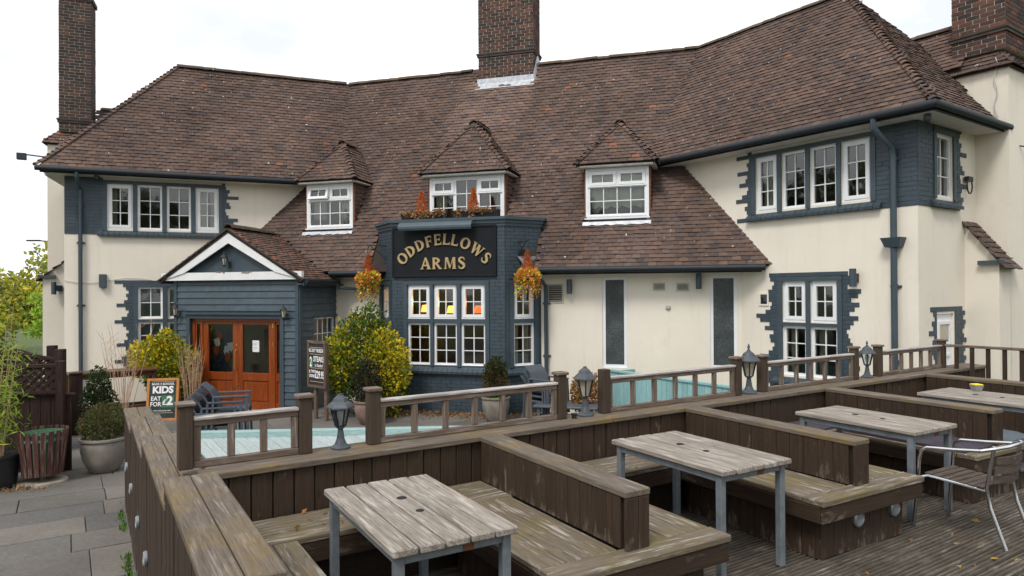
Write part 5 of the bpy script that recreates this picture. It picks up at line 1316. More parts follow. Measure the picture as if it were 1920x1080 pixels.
for x in (-1, 1): plank('frame', ss, SP(x * (sw_ / 2 - .026), sz_ + sh_ / 2, .002), (sh_ - .11, .052, .045), axes((0, 0, 1), sN), 'wood_sign', .004)
def ST(b, size, x, y, bold=.015, sx=1., mat='chalk', d=.012): text(b, size, bmat(SP(x, sz_ + y, d), sR, zz), mat, ss, bold=bold, sx=sx)
ST('ALL DAY THURSDAY', .10, 0, .735, sx=.58); ST('STEAKS', .15, .08, .565, .025, .72); ST('in Sizzled', .085, .08, .445, .01, .85); ST('& TWO', .085, -.14, .315, .015, .8); ST('DRINKS', .085, -.14, .225, .015, .75); ST('for', .045, .0, .33, .01); ST('£29.95', .20, .11, .255, .025, .55)
g = MB().lathe([(.085, 0), (.085, .002)], (0, 0, 0), 24); g.v = [tuple(SP(-.19 + v[0], sz_ + .50 + v[1] * 1.3, .0105 + v[2])) for v in g.v]; g.build('roundel', 'chalk_green', ss); ST('2', .27, -.19, .50, .02, .62, d=.0145)
for y in (.80, .665, .39, .12): g = MB(); g.box(SP(0, sz_ + y, .011), (.46, .002, .008), Ms); g.build('chalk_line', 'chalk_cream', ss)
# --- notice and sports bunting behind the door glass
g = MB(); g.box(pf.w(.49, -.080, 1.40), (.17, .003, .25), pf.M); nb = tag(g.build('door_notice', 'paper'), 'white paper notice taped to the right-hand entrance door', 'notice')
for y, w_ in ((.07, .1), (.045, .12), (.02, .07), (-.03, .11), (-.06, .09)): g = MB(); g.box(pf.w(.47, -.0775, 1.40 + y), (w_, .001, .006), pf.M); g.build('print_line', 'plastic_grey', nb)
fg = thing('door_flag', pf.w(-.45, -.2, .85), 'navy sports banner with red and white pennants hanging inside the left door', 'banner')
g = MB(); K = 12; V = []
for i in range(K + 1):
    x = -.98 + .82 * i / K; V += [pf.w(x, -.22 + .02 * math.sin(i * 1.9), .55), pf.w(x, -.22 + .02 * math.sin(i * 1.7), 1.75)]
g.add(V, [(2 * i, 2 * i + 2, 2 * i + 3, 2 * i + 1) for i in range(K)]); g.build('cloth', 'navy_cloth', fg)
for x, z, c in ((-.60, 1.45, 'white_cloth'), (-.63, 1.28, 'red_cloth'), (-.36, 1.28, 'white_cloth'), (-.33, 1.13, 'red_cloth'), (-.25, 1.36, 'white_cloth'), (-.55, 1.58, 'red_cloth')):
    g = MB(); tq = math.sin(x * 40) * .35; P = [pf.w(x + p * math.cos(tq) - q * math.sin(tq), -.185 - abs(z - 1.2) * .01, z + p * math.sin(tq) + q * math.cos(tq)) for p, q in ((-.075, .10), (.075, .10), (.07, -.04), (0, -.11), (-.07, -.04))]; g.add(P, [(4, 3, 2, 1, 0)]); g.build('pennant', c, fg)

# ================================================================== WALL FITTINGS
def wall_lantern(label, f, s, z, up=False, k=1.):
    th = thing('wall_lantern', f.w(s, 0, z), label, 'lantern', 0, 'black carriage lanterns on the porch'); P = f.w(s, .17, z)
    g = MB(); fbox(g, f, s - .03, s + .03, .0, .03, z - .16, z - .02, b=.006); g.build('wall_plate', 'dark_metal', th)
    g = MB(); g.tube([f.w(s, .02, z - .1), f.w(s, .10, z - .16), f.w(s, .17, z - .13), P + Vector((0, 0, -.10))] if not up else [f.w(s, .02, z - .08), f.w(s, .1, z + .1), f.w(s, .17, z + .12), P + Vector((0, 0, .1))], .012, 6); g.build('bracket', 'dark_metal', th, True)
    MB().lathe([(.035, -.1), (.06, .06)], P, 6).build('lamp_glass', 'amber_glass', th)
    g = MB()
    for j in range(6): a = math.pi * j / 3; c, s_ = math.cos(a), math.sin(a); bar(g, P + Vector((c * .037, s_ * .037, -.1)), P + Vector((c * .063, s_ * .063, .06)), .01, .01, (c, s_, .01))
    g.build('cage', 'dark_metal', th)
    MB().lathe([(.082, .055), (.08, .065), (.05, .10), (.02, .13), (.012, .15), (.018, .165), (.003, .19)], P, 8).build('lid', 'dark_metal', th)
    MB().lathe([(.003, -.15), (.02, -.13), (.042, -.11), (.042, -.1)], P, 8).build('foot', 'dark_metal', th)
wall_lantern('black carriage lantern on the blue gable above the porch beam', pf, -.12, 3.27, True); wall_lantern('black carriage lantern on the porch corner by the yellow shrub', pf, -1.43, 2.18); wall_lantern('black carriage lantern on the porch wall near the steak sign', pf, 1.36, 2.14)
def cyl_light(label, f, s, z0, z1, n=0):
    th = thing('wall_light', f.w(s, n, z0), label, 'light', 0, 'black cylinder lights on the render')
    MB().lathe([(.05, 0), (.055, .004), (.055, z1 - z0 - .004), (.05, z1 - z0)], f.w(s, n + .13, z0), 18).build('cylinder', 'blue_smooth', th, True)
    g = MB(); fbox(g, f, s - .035, s + .035, n, n + .09, (z0 + z1) / 2 - .07, (z0 + z1) / 2 + .07); g.build('wall_box', 'black_plastic', th)
cyl_light('dark cylinder wall light beside the square vent', cf, 7.17, 2.50, 2.80); cyl_light('dark cylinder wall light beside the right-hand frosted window', cf, 9.75, 2.58, 2.89)
cyl_light('dark cylinder wall light beside the toothed window surround of the right wing', rf, 1.72, 2.60, 2.90)
g = MB(); fbox(g, lf, -4.50, -4.36, 0, .11, 2.70, 3.0, b=.008); tag(g.build('wall_speaker', 'blue_smooth'), 'dark box speaker on the cream wall beside the left downpipe', 'speaker')
_W = lambda t, x, h: _lc - lf.n * t - lf.u * x + Vector((0, 0, h))
th = thing('wall_light', _W(1.6, .45, 2.6), 'dark cylinder wall light on the chimney breast beyond the left corner', 'light', 0, 'black cylinder lights on the render')
MB().lathe([(.055, 0), (.055, .30)], _W(1.48, .52, 2.55), 16).build('cylinder', 'blue_smooth', th, True); g = MB(); bar(g, _W(1.5, .50, 2.7), _W(1.62, .40, 2.7), .1, .14); g.build('wall_box', 'blue_smooth', th)
fd = thing('flood_light', _W(2.2, .8, 5.85), 'small dark floodlight on an arm at the left chimney breast', 'light')
g = MB(); bar(g, _W(2.2, .78, 5.95), _W(2.2, 1.35, 6.0), .03, .03); g.build('arm', 'dark_metal', fd); g = MB(); g.box(_W(2.2, 1.34, 5.94), (.2, .14, .16), Matrix.Rotation(.5, 3, 'Z'), None, .01); g.build('lamp_head', 'dark_metal', fd); g = MB(); g.box(_W(2.2, .83, 5.85), (.1, .14, .22), lf.M, None, .01); g.build('wall_box', 'dark_metal', fd)
for f, s, n, z, lb in ((lf, -4.50, .28, 5.15, 'small dark dome camera under the left wing eaves'), (rf, 2.95, .25, 5.12, 'small dark dome camera under the right wing corner eaves')):
    th = thing('dome_camera', f.w(s, n, z), lb, 'camera'); MB().lathe([(.05, .05), (.055, 0), (.055, -.03)], f.w(s, n, z), 14).build('housing', 'dark_metal', th, True); MB().lathe([(.045, -.03), (.04, -.06), (.02, -.078), (.003, -.082)], f.w(s, n, z), 14).build('dome', 'black_plastic', th, True)
g = MB(); P = [lf.w(-5.18 + 3.5 * i / 14, .02, 2.86 - .06 * math.sin(i * .9) + .04 * (i > 7)) for i in range(15)]; g.tube(P, .006, 5); tag(g.build('string_cable', 'cable'), 'thin pale cable strung across the left wing wall', 'cable')
g = MB(); P = [ef.w(2.2, .35, 5.22), ef.w(2.35, .25, 5.05), ef.w(2.6, .62, 4.95), ef.w(3.2, .6, 4.8)]; g.tube(P, .012, 5); tag(g.build('black_cable', 'black_plastic'), 'black cable sagging from the right wing eaves to the chimney breast', 'cable')
g = MB(); P = [_rc + ef.u * 2.04 + rf.u * (.33 + .03 * math.sin(i * 1.7)) + Vector((0, 0, 6.45 - i * .125)) for i in range(10)]; g.tube(P, .008, 5); tag(g.build('white_cable', 'cable'), 'loose white cable hanging down the right chimney breast', 'cable')
wl = thing('wall_loop', ef.w(1.62, .05, 4.3), 'black cable loop on a bracket beside the end-wall upper window', 'bracket'); g = MB(); g.tube([ef.w(1.64 + .1 * math.cos(a * .63), .08, 4.28 + .13 * math.sin(a * .63)) for a in range(11)], .012, 6); g.build('cable', 'black_plastic', wl); g = MB(); fbox(g, ef, 1.58, 1.76, .02, .09, 4.36, 4.44); g.build('bracket', 'dark_metal', wl)
# street lamp far off, seen past the chimney breast
P = Vector((-25.5, 38, 0)); sl = thing('street_lamp', P, 'distant grey street lamp head seen past the left chimney breast', 'street lamp'); g = MB(); g.tube([P, P + Vector((0, 0, 5.2)), P + Vector((-.2, 0, 5.5)), P + Vector((-.8, 0, 5.55))], [.08, .06, .05, .04], 8); g.build('column', 'galv', sl, True); g = MB(); g.box(P + Vector((-1.1, 0, 5.56)), (.75, .25, .08), None, None, .02); g.build('lamp_head', 'dark_metal', sl)

# ================================================================== PLANTS
def leaves(mb, pts, size, tints, rr, up=.3, asp=.5, droop=0):
    for p, nrm, sc_ in pts:
        d = Vector((rr.gauss(0, 1), rr.gauss(0, 1), rr.gauss(0, 1))); d = (d.normalized() + nrm * .9 + Vector((0, 0, up - droop))).normalized()
        sd_ = d.cross(Vector((rr.gauss(0, 1), rr.gauss(0, 1), rr.gauss(0, 1)))).normalized(); l_ = size * sc_ * rr.uniform(.7, 1.3); w_ = l_ * asp; nn = d.cross(sd_)
        c = rr.choice(tints); k = rr.uniform(.75, 1.25)
        mb.add([p, p + d * l_ * .5 + sd_ * w_ * .5 + nn * l_ * .06, p + d * l_, p + d * l_ * .5 - sd_ * w_ * .5 + nn * l_ * .06], [(0, 1, 2, 3)], tuple(x * k for x in c))
def cloud(c, r, n, rr, bumps=1., inner=.35, zmin=None, taper=None):
    """points through an uneven ellipsoid, denser near the skin"""
    out = []; c = Vector(c); r = Vector(r); off = rr.uniform(0, 99)
    while len(out) < n:
        d = Vector((rr.gauss(0, 1), rr.gauss(0, 1), rr.gauss(0, 1))).normalized(); q = 1 - (rr.random() ** 2.2) * (1 - inner)
        k = 1 + bumps * .32 * noise.noise(d * 2.1 + Vector((off, 0, 0))) + bumps * .2 * noise.noise(d * 5 + Vector((0, off, 0)))
        v = Vector((d.x * r.x, d.y * r.y, d.z * r.z)) * q * k
        if taper: t_ = (v.z / r.z + 1) / 2; v.x *= 1 - taper * t_; v.y *= 1 - taper * t_
        p = c + v
        if zmin is not None and p.z < zmin: continue
        out.append((p, d, .7 + .5 * q))
    return out
def shrub(name, label, base, blobs, size, seed, cat='shrub', stems=7, asp=.5, group=None):
    """blobs: (offset, radii, count, tints)"""
    rr = random.Random(seed); base = Vector(base); th = thing(name, base, label, cat, 0, group); mb = MB()
    for off, rad, n, tints in blobs: leaves(mb, cloud(base + Vector(off), rad, n, rr, 1., .3, base.z + .02), size, tints, rr, asp=asp)
    tag(mb.build('foliage', 'leaf', th), kind='stuff')
    for i in range(stems):
        a = rr.uniform(0, 6.3); off, rad, n, t_ = rr.choice(blobs); e = base + Vector(off) + Vector((math.cos(a) * rad[0] * .5, math.sin(a) * rad[1] * .5, rad[2] * .3)); g = MB(); b0_ = base + Vector((math.cos(a) * .06, math.sin(a) * .06, 0)); g.tube([b0_, b0_.lerp(e, .5) + Vector((0, 0, .08)), e], [.016, .011, .005], 6); g.build('stem', 'stem', th)
    return th
GR1 = [(.075, .135, .022), (.05, .095, .018), (.11, .18, .03), (.04, .075, .016)]; YEL = [(.72, .54, .02), (.82, .62, .03), (.55, .46, .02), (.28, .32, .03), (.16, .22, .025)]; YG = [(.46, .40, .02), (.20, .27, .025), (.10, .17, .02), (.62, .50, .02)]; DK = [(.028, .05, .018), (.04, .068, .02), (.055, .085, .024)]
shrub('euonymus_shrub', 'large yellow and green variegated shrub between steak sign and blue bay', (-3.0, 14.05, 0), [((-.1, 0, 1.35), (.55, .45, .75), 3200, GR1 + YG), ((.05, 0, 1.85), (.36, .3, .5), 800, GR1 + YG[1:3]), ((.42, -.15, 1.05), (.42, .4, .75), 3200, YEL), ((-.45, -.15, 1.15), (.36, .35, .65), 2000, YG), ((.1, -.1, .55), (.75, .45, .5), 2200, DK + GR1), ((.35, -.1, .45), (.4, .3, .4), 1200, YEL)], .075, 1)
shrub('euonymus_shrub', 'yellow-leaved shrub under the left wing window beside the porch', (-7.62, 14.78, 0), [((-.2, 0, 1.15), (.40, .35, .42), 2400, YEL), ((.35, 0, 1.0), (.42, .32, .5), 2000, YG), ((.15, 0, .6), (.42, .35, .5), 1500, GR1 + YG), ((.12, 0, 1.5), (.22, .2, .25), 500, YEL)], .075, 2)
def pot(name, label, P, prof, mat, plant=None, cat='plant pot', seg=28):
    P = Vector(P); th = thing(name, P, label, cat); MB().lathe(prof, P, seg).build('pot', mat, th, True); r_, z_ = prof[-1]; MB().lathe([(r_ * .98, z_ - .02), (.01, z_ - .015)], P, 18).build('soil', 'soil', th); return th
def topiary(label, P, blobs, size, seed, name='topiary', tr=None):
    return shrub(name, label, P, blobs, size, seed, 'topiary', 4, .55)
STONE = lambda w_, h_: [(w_ * .26, 0), (w_ * .30, .02), (w_ * .42, h_ * .35), (w_ * .47, h_ * .65), (w_ * .46, h_ * .86), (w_ * .44, h_ * .9), (w_ * .5, h_ * .93), (w_ * .5, h_ * .985), (w_ * .46, h_), (w_ * .43, h_ * .96), (w_ * .42, h_ * .9)]
BOX = [(.07, .095, .026), (.10, .13, .035), (.13, .12, .04), (.16, .10, .045), (.05, .075, .022)]
pot('stone_pot', 'round glazed stone-coloured pot on the path beside the litter bin', (-5.86, 9.80, .02), STONE(.64, .49), 'pot_stone')
topiary('clipped round box ball in the stone-coloured pot by the bin', (-5.86, 9.80, .48), [((0, 0, .22), (.30, .30, .26), 4200, BOX)], .032, 5)
pot('stone_pot', 'grey-brown pot in front of the bay with a cone topiary', (-.33, 13.30, .02), STONE(.57, .50), 'pot_stone')
topiary('browning cone topiary in the pot in front of the bay', (-.33, 13.30, .5), [((0, 0, .28), (.24, .24, .32), 2600, [(.10, .075, .03), (.13, .085, .035), (.07, .06, .025)]), ((0, 0, .52), (.20, .2, .26), 1800, [(.05, .055, .02), (.07, .075, .022), (.035, .045, .016)]), ((0, 0, .04), (.25, .25, .1), 500, [(.08, .16, .03), (.05, .11, .02)])], .04, 6)
pot('terracotta_pot', 'brown terracotta pot in front of the large variegated shrub', (-2.75, 13.20, .02), STONE(.66, .46), 'pot_terra')
topiary('dark conifer topiary in the terracotta pot by the big shrub', (-2.80, 13.20, .45), [((-.02, 0, .36), (.25, .25, .42), 3600, [(.03, .035, .018), (.045, .042, .02), (.06, .052, .026), (.022, .028, .014)]), ((.12, -.1, .06), (.16, .12, .08), 200, [(.12, .2, .04), (.30, .2, .12)])], .038, 7)
topiary('tall dark cone topiary beside the fence post behind the box ball', (-7.0, 11.55, .3), [((0, 0, .3), (.27, .27, .4), 2800, DK + [(.05, .055, .02), (.06, .04, .02)]), ((0, 0, .68), (.17, .17, .32), 1500, DK + [(.04, .06, .02)])], .04, 8)
pot('black_tub', 'low black tub under the tall cone topiary', (-7.0, 11.55, .02), [(.18, 0), (.24, .30), (.25, .31), (.23, .31), (.22, .28)], 'black_plastic')
shrub('dried_shrub', 'rust-brown dried conifer behind the big cloudy lantern', (1.39, 13.0, .25), [((0, 0, .32), (.26, .22, .42), 2600, [(.30, .13, .035), (.42, .20, .05), (.22, .09, .03), (.36, .22, .07)])], .05, 9)
def canes(name, label, P, n, h, seed, spread=.5, branch=3):
    rr = random.Random(seed); P = Vector(P); th = thing(name, P, label, 'plant')
    for i in range(n):
        a = rr.uniform(0, 6.3); r0 = rr.uniform(0, .15); l_ = h * rr.uniform(.55, 1.05); b_ = P + Vector((math.cos(a) * r0, math.sin(a) * r0, -.05)); tip = b_ + Vector((math.cos(a) * spread * rr.uniform(.15, .8), math.sin(a) * spread * rr.uniform(.15, .8), l_))
        g = MB(); mid = b_.lerp(tip, .5) + Vector((rr.uniform(-.04, .04), rr.uniform(-.04, .04), .04)); g.tube([b_, mid, tip], [.0058, .0045, .002], 5)
        for j in range(rr.randint(0, branch)):
            t_ = rr.uniform(.45, .95); p = b_.lerp(tip, t_); e = p + Vector((rr.uniform(-.2, .2), rr.uniform(-.2, .2), rr.uniform(.08, .3))); g.tube([p, e], [.0035, .0018], 4)
        g.build('cane', 'dry_stem', th)
    return th
TUB = [(.20, 0), (.215, .1), (.23, .35), (.245, .36), (.245, .39), (.225, .39), (.22, .36)]
pot('black_tub', 'black plastic tub of dry canes beside the porch door', (-6.55, 13.95, .02), TUB, 'black_plastic'); canes('dry_canes', 'bunch of dry pale canes in the black tub by the porch door', (-6.55, 13.95, .38), 40, 1.3, 11, .26, 2)
pot('black_tub', 'black plastic tub of bare twigs behind the box ball pot', (-7.05, 12.35, .02), [(a * 1.0, b_ * 1.15) for a, b_ in TUB], 'black_plastic'); canes('bare_twigs', 'tall sparse bare twigs in the tub before the bar table', (-7.05, 12.35, .42), 17, 1.7, 12, .62, 6)
# bamboo at the left edge
def bamboo(P, n, seed):
    rr = random.Random(seed); P = Vector(P); th = thing('bamboo', P, 'feathery green bamboo in a black tub beside the litter bin', 'bamboo'); lf_ = MB()
    for i in range(n):
        a = rr.uniform(0, 6.3); b_ = P + Vector((math.cos(a) * rr.uniform(0, .16), math.sin(a) * rr.uniform(0, .16), 0)); h = rr.uniform(.9, 2.3); tip = b_ + Vector((math.cos(a) * rr.uniform(.05, .34), math.sin(a) * rr.uniform(.05, .34), h)); g = MB(); g.tube([b_, b_.lerp(tip, .6) + Vector((0, 0, .1)), tip], [.0065, .005, .002], 5); g.build('cane', 'dry_stem', th)
        for j in range(44):
            t_ = rr.uniform(.15, 1.0); p = b_.lerp(tip, t_) + Vector((rr.gauss(0, .1), rr.gauss(0, .1), rr.gauss(0, .06))); leaves(lf_, [(p, Vector((math.cos(a) * .4, math.sin(a) * .4, -.1)), 1)], .13, [(.34, .46, .05), (.24, .36, .04), (.44, .54, .08), (.15, .25, .03)], rr, .1, .15)
    tag(lf_.build('foliage', 'leaf', th), kind='stuff')
pot('black_tub', 'large black tub holding the bamboo at the fence', (-6.80, 8.95, .02), [(.24, 0), (.26, .1), (.28, .40), (.30, .41), (.30, .44), (.27, .44), (.26, .40)], 'black_plastic'); bamboo((-6.80, 8.95, .42), 24, 21)

# --- window boxes on the bay parapet
def cone_plant(mb, c, r, h, n, rr, tints, size=.05):
    for i in range(n):
        t_ = rr.random(); a = rr.uniform(0, 6.3); q = r * (1 - t_) ** .8 * rr.uniform(.6, 1.05); p = Vector(c) + Vector((math.cos(a) * q, math.sin(a) * q, t_ * h)); leaves(mb, [(p, Vector((math.cos(a) * .5, math.sin(a) * .5, .8)), 1)], size, tints, rr, .6, .3)
ORG = [(.60, .14, .03), (.70, .19, .045), (.45, .10, .025), (.62, .24, .07)]; DRY = [(.36, .19, .08), (.48, .28, .13), (.25, .12, .05), (.42, .30, .18)]
def wbox(label, s0, s1, sc_, trail, seed):
    rr = random.Random(seed); n = .36; z = 4.105; th = thing('window_box', cf.w((s0 + s1) / 2, n, z), label, 'planter', 0, 'black window boxes on the bay parapet')
    g = MB(); m_ = (s0 + s1) / 2
    for a, b_ in ((s0, m_ - .005), (m_ + .005, s1)): g = MB(); P = [cf.w(a + .03, n - .06, z), cf.w(b_ - .03, n - .06, z), cf.w(b_ - .03, n + .06, z), cf.w(a + .03, n + .06, z)]; Q = [cf.w(a, n - .09, z + .17), cf.w(b_, n - .09, z + .17), cf.w(b_, n + .09, z + .17), cf.w(a, n + .09, z + .17)]; g.hexa(P[::-1] + Q[::-1]); g.f = [q[::-1] for q in g.f]; g.build('trough', 'black_plastic', th)
    mb = MB(); cone_plant(mb, cf.w(sc_, n, z + .15), .13, .46, 900, rr, ORG)
    tag(mb.build('dead_conifer', 'leaf', th), kind='stuff'); mb = MB()
    for s, w_, dn in trail:
        for i in range(int(170 * w_ / .2)):
            t_ = rr.random(); p = cf.w(s + rr.gauss(0, w_ * .45), n + .06 + rr.uniform(0, .09) , z + .20 - t_ * dn); leaves(mb, [(p, cf.n * .6, 1)], .06, DRY, rr, -.1, .6)
    tag(mb.build('dried_trailing_plant', 'leaf', th), kind='stuff')
wbox('black window box with orange dead conifer and brown trailing ivy over the sign', 3.50, 4.52, 3.96, [(3.95, .22, .38), (4.15, .25, .14), (3.75, .2, .12), (4.45, .1, .12)], 31)
wbox('black window box with orange dead conifer beside the window blind edge', 4.68, 5.74, 5.16, [(4.86, .12, .36), (5.2, .05, .34), (5.35, .3, .08)], 32)
# --- hanging baskets on scroll brackets
def basket(label, f, s, n_out, z, seed, par_s):
    rr = random.Random(seed); P = f.w(s, n_out, z); th = thing('hanging_basket', P, label, 'basket', 0, 'hanging flower baskets on the bay'); top = z + .60
    g = MB(); g.tube([f.w(s, .0, top + .12), f.w(s, n_out + .05, top + .12)], .011, 6); g.tube([f.w(s, .01, top - .22), f.w(s, .01, top + .16)], .011, 6); g.tube([f.w(s, .02, top - .18), f.w(s, n_out * .45, top - .02), f.w(s, n_out * .9, top + .11)], .009, 6)
    g.tube([f.w(s, n_out * .3 + .06 * math.cos(a * .7) * (1 - a * .07), top + .03 + .06 * math.sin(a * .7) * (1 - a * .07)) for a in range(11)], .006, 5); g.build('scroll_bracket', 'dark_metal', th, True)
    for j in range(3): a = j * 2.1; g = MB(); g.tube([f.w(s, n_out, top + .11), P + Vector((math.cos(a) * .17, math.sin(a) * .17, .02))], .004, 4); g.build('chain', 'dark_metal', th)
    MB().lathe([(.03, -.17), (.11, -.13), (.16, -.05), (.18, .02)], P, 14).build('bowl', 'stem', th, True)
    mb = MB(); cone_plant(mb, P + Vector((0, 0, .04)), .14, .46, 900, rr, ORG); tag(mb.build('dead_conifer', 'leaf', th), kind='stuff'); mb = MB()
    fl_ = [(.80, .16, .05), (.85, .32, .05), (.85, .20, .05), (.88, .70, .04), (.75, .70, .05), (.22, .36, .05), (.30, .45, .06), (.85, .42, .20)]
    leaves(mb, cloud(P + Vector((0, 0, .0)), (.23, .23, .15), 1300, rr, 1, .6), .055, fl_, rr, .2, .7)
    for j in range(34):
        a = rr.uniform(0, 6.3); l_ = rr.uniform(.12, .46); r_ = rr.uniform(.12, .23)
        for i in range(int(l_ / .02)): leaves(mb, [(P + Vector((math.cos(a) * r_ + rr.gauss(0, .015), math.sin(a) * r_ + rr.gauss(0, .015), -.03 - i * .022)), Vector((math.cos(a), math.sin(a), -.3)), 1)], .05, fl_, rr, -.1, .7)
    tag(mb.build('flowers', 'leaf', th), kind='stuff')
basket('red and yellow flower basket hanging on the right side of the bay', bR, .30, .40, 2.86, 41, 0); basket('red and yellow flower basket hanging above the large variegated shrub', bL, .50, .42, 2.86, 42, 0)

# ================================================================== YARD FURNITURE
# --- litter bin
B0 = Vector((-6.33, 9.20, 0)); bn_ = thing('litter_bin', B0, 'round slatted litter bin with worn red-brown slats and green liner on a concrete foot', 'bin')
MB().lathe([(.30, 0), (.29, .05), (.25, .06)], B0, 22).build('foot', 'concrete', bn_, True); MB().lathe([(.035, .05), (.035, .2)], B0, 10).build('stem_post', 'galv', bn_); MB().lathe([(.20, .16), (.265, .70), (.25, .70), (.20, .6)], B0, 22).build('liner', 'chalk_green', bn_, True)
for j in range(20):
    a = 2 * math.pi * j / 20; o_ = Vector((math.cos(a), math.sin(a), 0)); A = B0 + o_ * .225 + Vector((0, 0, .14)); Bq = B0 + o_ * .292 + Vector((0, 0, .74)); plank('slat', bn_, (A + Bq) / 2, (round((Bq - A).length, 3), .062, .016), axes(Bq - A, o_), 'wood_bin', .003)
MB().lathe([(.268, .60), (.277, .60), (.281, .635), (.272, .635)], B0, 22).build('hoop', 'galv', bn_)
# --- boarded fence with lattice panels
def lattice(P, d, wd, z0, z1, arch, parent):
    d = Vector(d).normalized(); nn = Vector((d.y, -d.x, 0)); up = Vector((0, 0, 1)); K = 10
    def top(t_): return z1 + arch * math.sin(math.pi * t_)
    for i in range(K):
        A = P + d * (wd * i / K) + up * top(i / K); Bq = P + d * (wd * (i + 1) / K) + up * top((i + 1) / K); plank('arch_rail', parent, (A + Bq) / 2, (round((Bq - A).length + .01, 3), .05, .05), axes(Bq - A), 'wood_fence', .004)
    plank('bottom_rail', parent, P + d * wd / 2 + up * (z0 + .02), (round(wd, 3), .05, .045), axes(d), 'wood_fence', .004)
    for dirn in (1, -1):
        x = -1.0
        while x < wd + 1.0:
            pts = []
            for i in range(41):
                t_ = i / 40; h_ = (z1 + arch - z0) * t_; xx = x + dirn * h_
                if 0 <= xx <= wd and z0 + h_ < top(xx / wd): pts.append((xx, z0 + h_))
            if len(pts) > 2:
                A = P + d * pts[0][0] + up * pts[0][1] + nn * .006 * dirn; Bq = P + d * pts[-1][0] + up * pts[-1][1] + nn * .006 * dirn
                if (Bq - A).length > .1: plank('lattice_slat', parent, (A + Bq) / 2, (round((Bq - A).length, 2), .034, .01), axes(Bq - A, nn), 'wood_fence', .002)
            x += .125
fA, fD = Vector((-6.36, 9.86, 0)), Vector((-.985, -.17, 0)).normalized(); fN = Vector((fD.y, -fD.x, 0))
fe = thing('lattice_fence', fA, 'dark boarded fence with lattice top standing behind the litter bin', 'fence', 0, 'dark lattice fences beside the path')
for j in range(16): plank('board', fe, fA + fD * (.07 + j * .135) + Vector((0, 0, .55)), (1.08, .130, .02), axes((0, 0, 1), fN), 'wood_fence', .004)
plank('top_rail', fe, fA + fD * 1.05 + Vector((0, 0, 1.11)), (2.2, .07, .035), axes(fD), 'wood_fence', .005)
plank('post', fe, fA + fD * .12 + fN * -.06 + Vector((0, 0, .82)), (1.56, .10, .10), axes((0, 0, 1), fN), 'wood_fence', .006); lattice(fA + fD * .17 - fN * .06, fD, 1.8, 1.14, 1.53, .0, fe)
for k, (P, w_, z1, ar, lb) in enumerate(((Vector((-7.28, 11.0, 0)), 1.8, 1.50, .14, 'dark arched lattice panel and post behind the boarded fence'), (Vector((-7.95, 11.8, 0)), 1.8, 1.42, .24, 'dark arched lattice panel closest to the pub wall'))):
    fe2 = thing('lattice_fence', P, lb, 'fence', 0, 'dark lattice fences beside the path')
    plank('post', fe2, P + Vector((0, 0, .84)), (1.66, .13, .13), axes((0, 0, 1), fN), 'wood_fence', .008); lattice(P + fD * .07, fD, w_, 1.0, z1, ar, fe2)
    for j in range(13): plank('board', fe2, P + fD * (.13 + j * .135) + Vector((0, 0, .5)), (.98, .130, .02), axes((0, 0, 1), fN), 'wood_fence', .004)
th = thing('fence_post', (-7.86, 12.3, 0), 'short dark fence post between lattice panels and the bar table', 'post'); plank('shaft', th, Vector((-7.86, 12.3, .56)), (1.10, .14, .14), axes((0, 0, 1), fN), 'wood_fence', .008); plank('cap', th, Vector((-7.86, 12.3, 1.125)), (.17, .17, .03), axes(fD), 'wood_fence', .008)
# --- bar table at the wall
tb = thing('bar_table', (-8.05, 13.85, 0), 'tall brown timber bar table against the left wing below the shrub', 'table'); tA_, tB_ = Vector((-8.72, 13.35, 1.0)), Vector((-7.50, 14.30, 1.0)); td_ = (tB_ - tA_).normalized()
tpn = Vector((td_.y, -td_.x, 0))
for j in range(4): plank('top_plank', tb, (tA_ + tB_) / 2 - tpn * (.1 - j * .135), (1.55, .131, .04), axes(td_), 'wood_bar', .005)
for q in (.03, .97):
    for w_ in (-.12, .28): plank('leg', tb, tA_.lerp(tB_, q) + tpn * w_ - Vector((0, 0, .51)), (.96, .075, .075), axes((0, 0, 1), tpn), 'wood_bar', .005)
for w_ in (-.12, .28): plank('foot_rail', tb, (tA_ + tB_) / 2 + tpn * w_ - Vector((0, 0, .72)), (1.4, .05, .06), axes(td_), 'wood_bar', .004); plank('apron', tb, (tA_ + tB_) / 2 + tpn * w_ - Vector((0, 0, .07)), (1.4, .03, .09), axes(td_), 'wood_bar', .004)
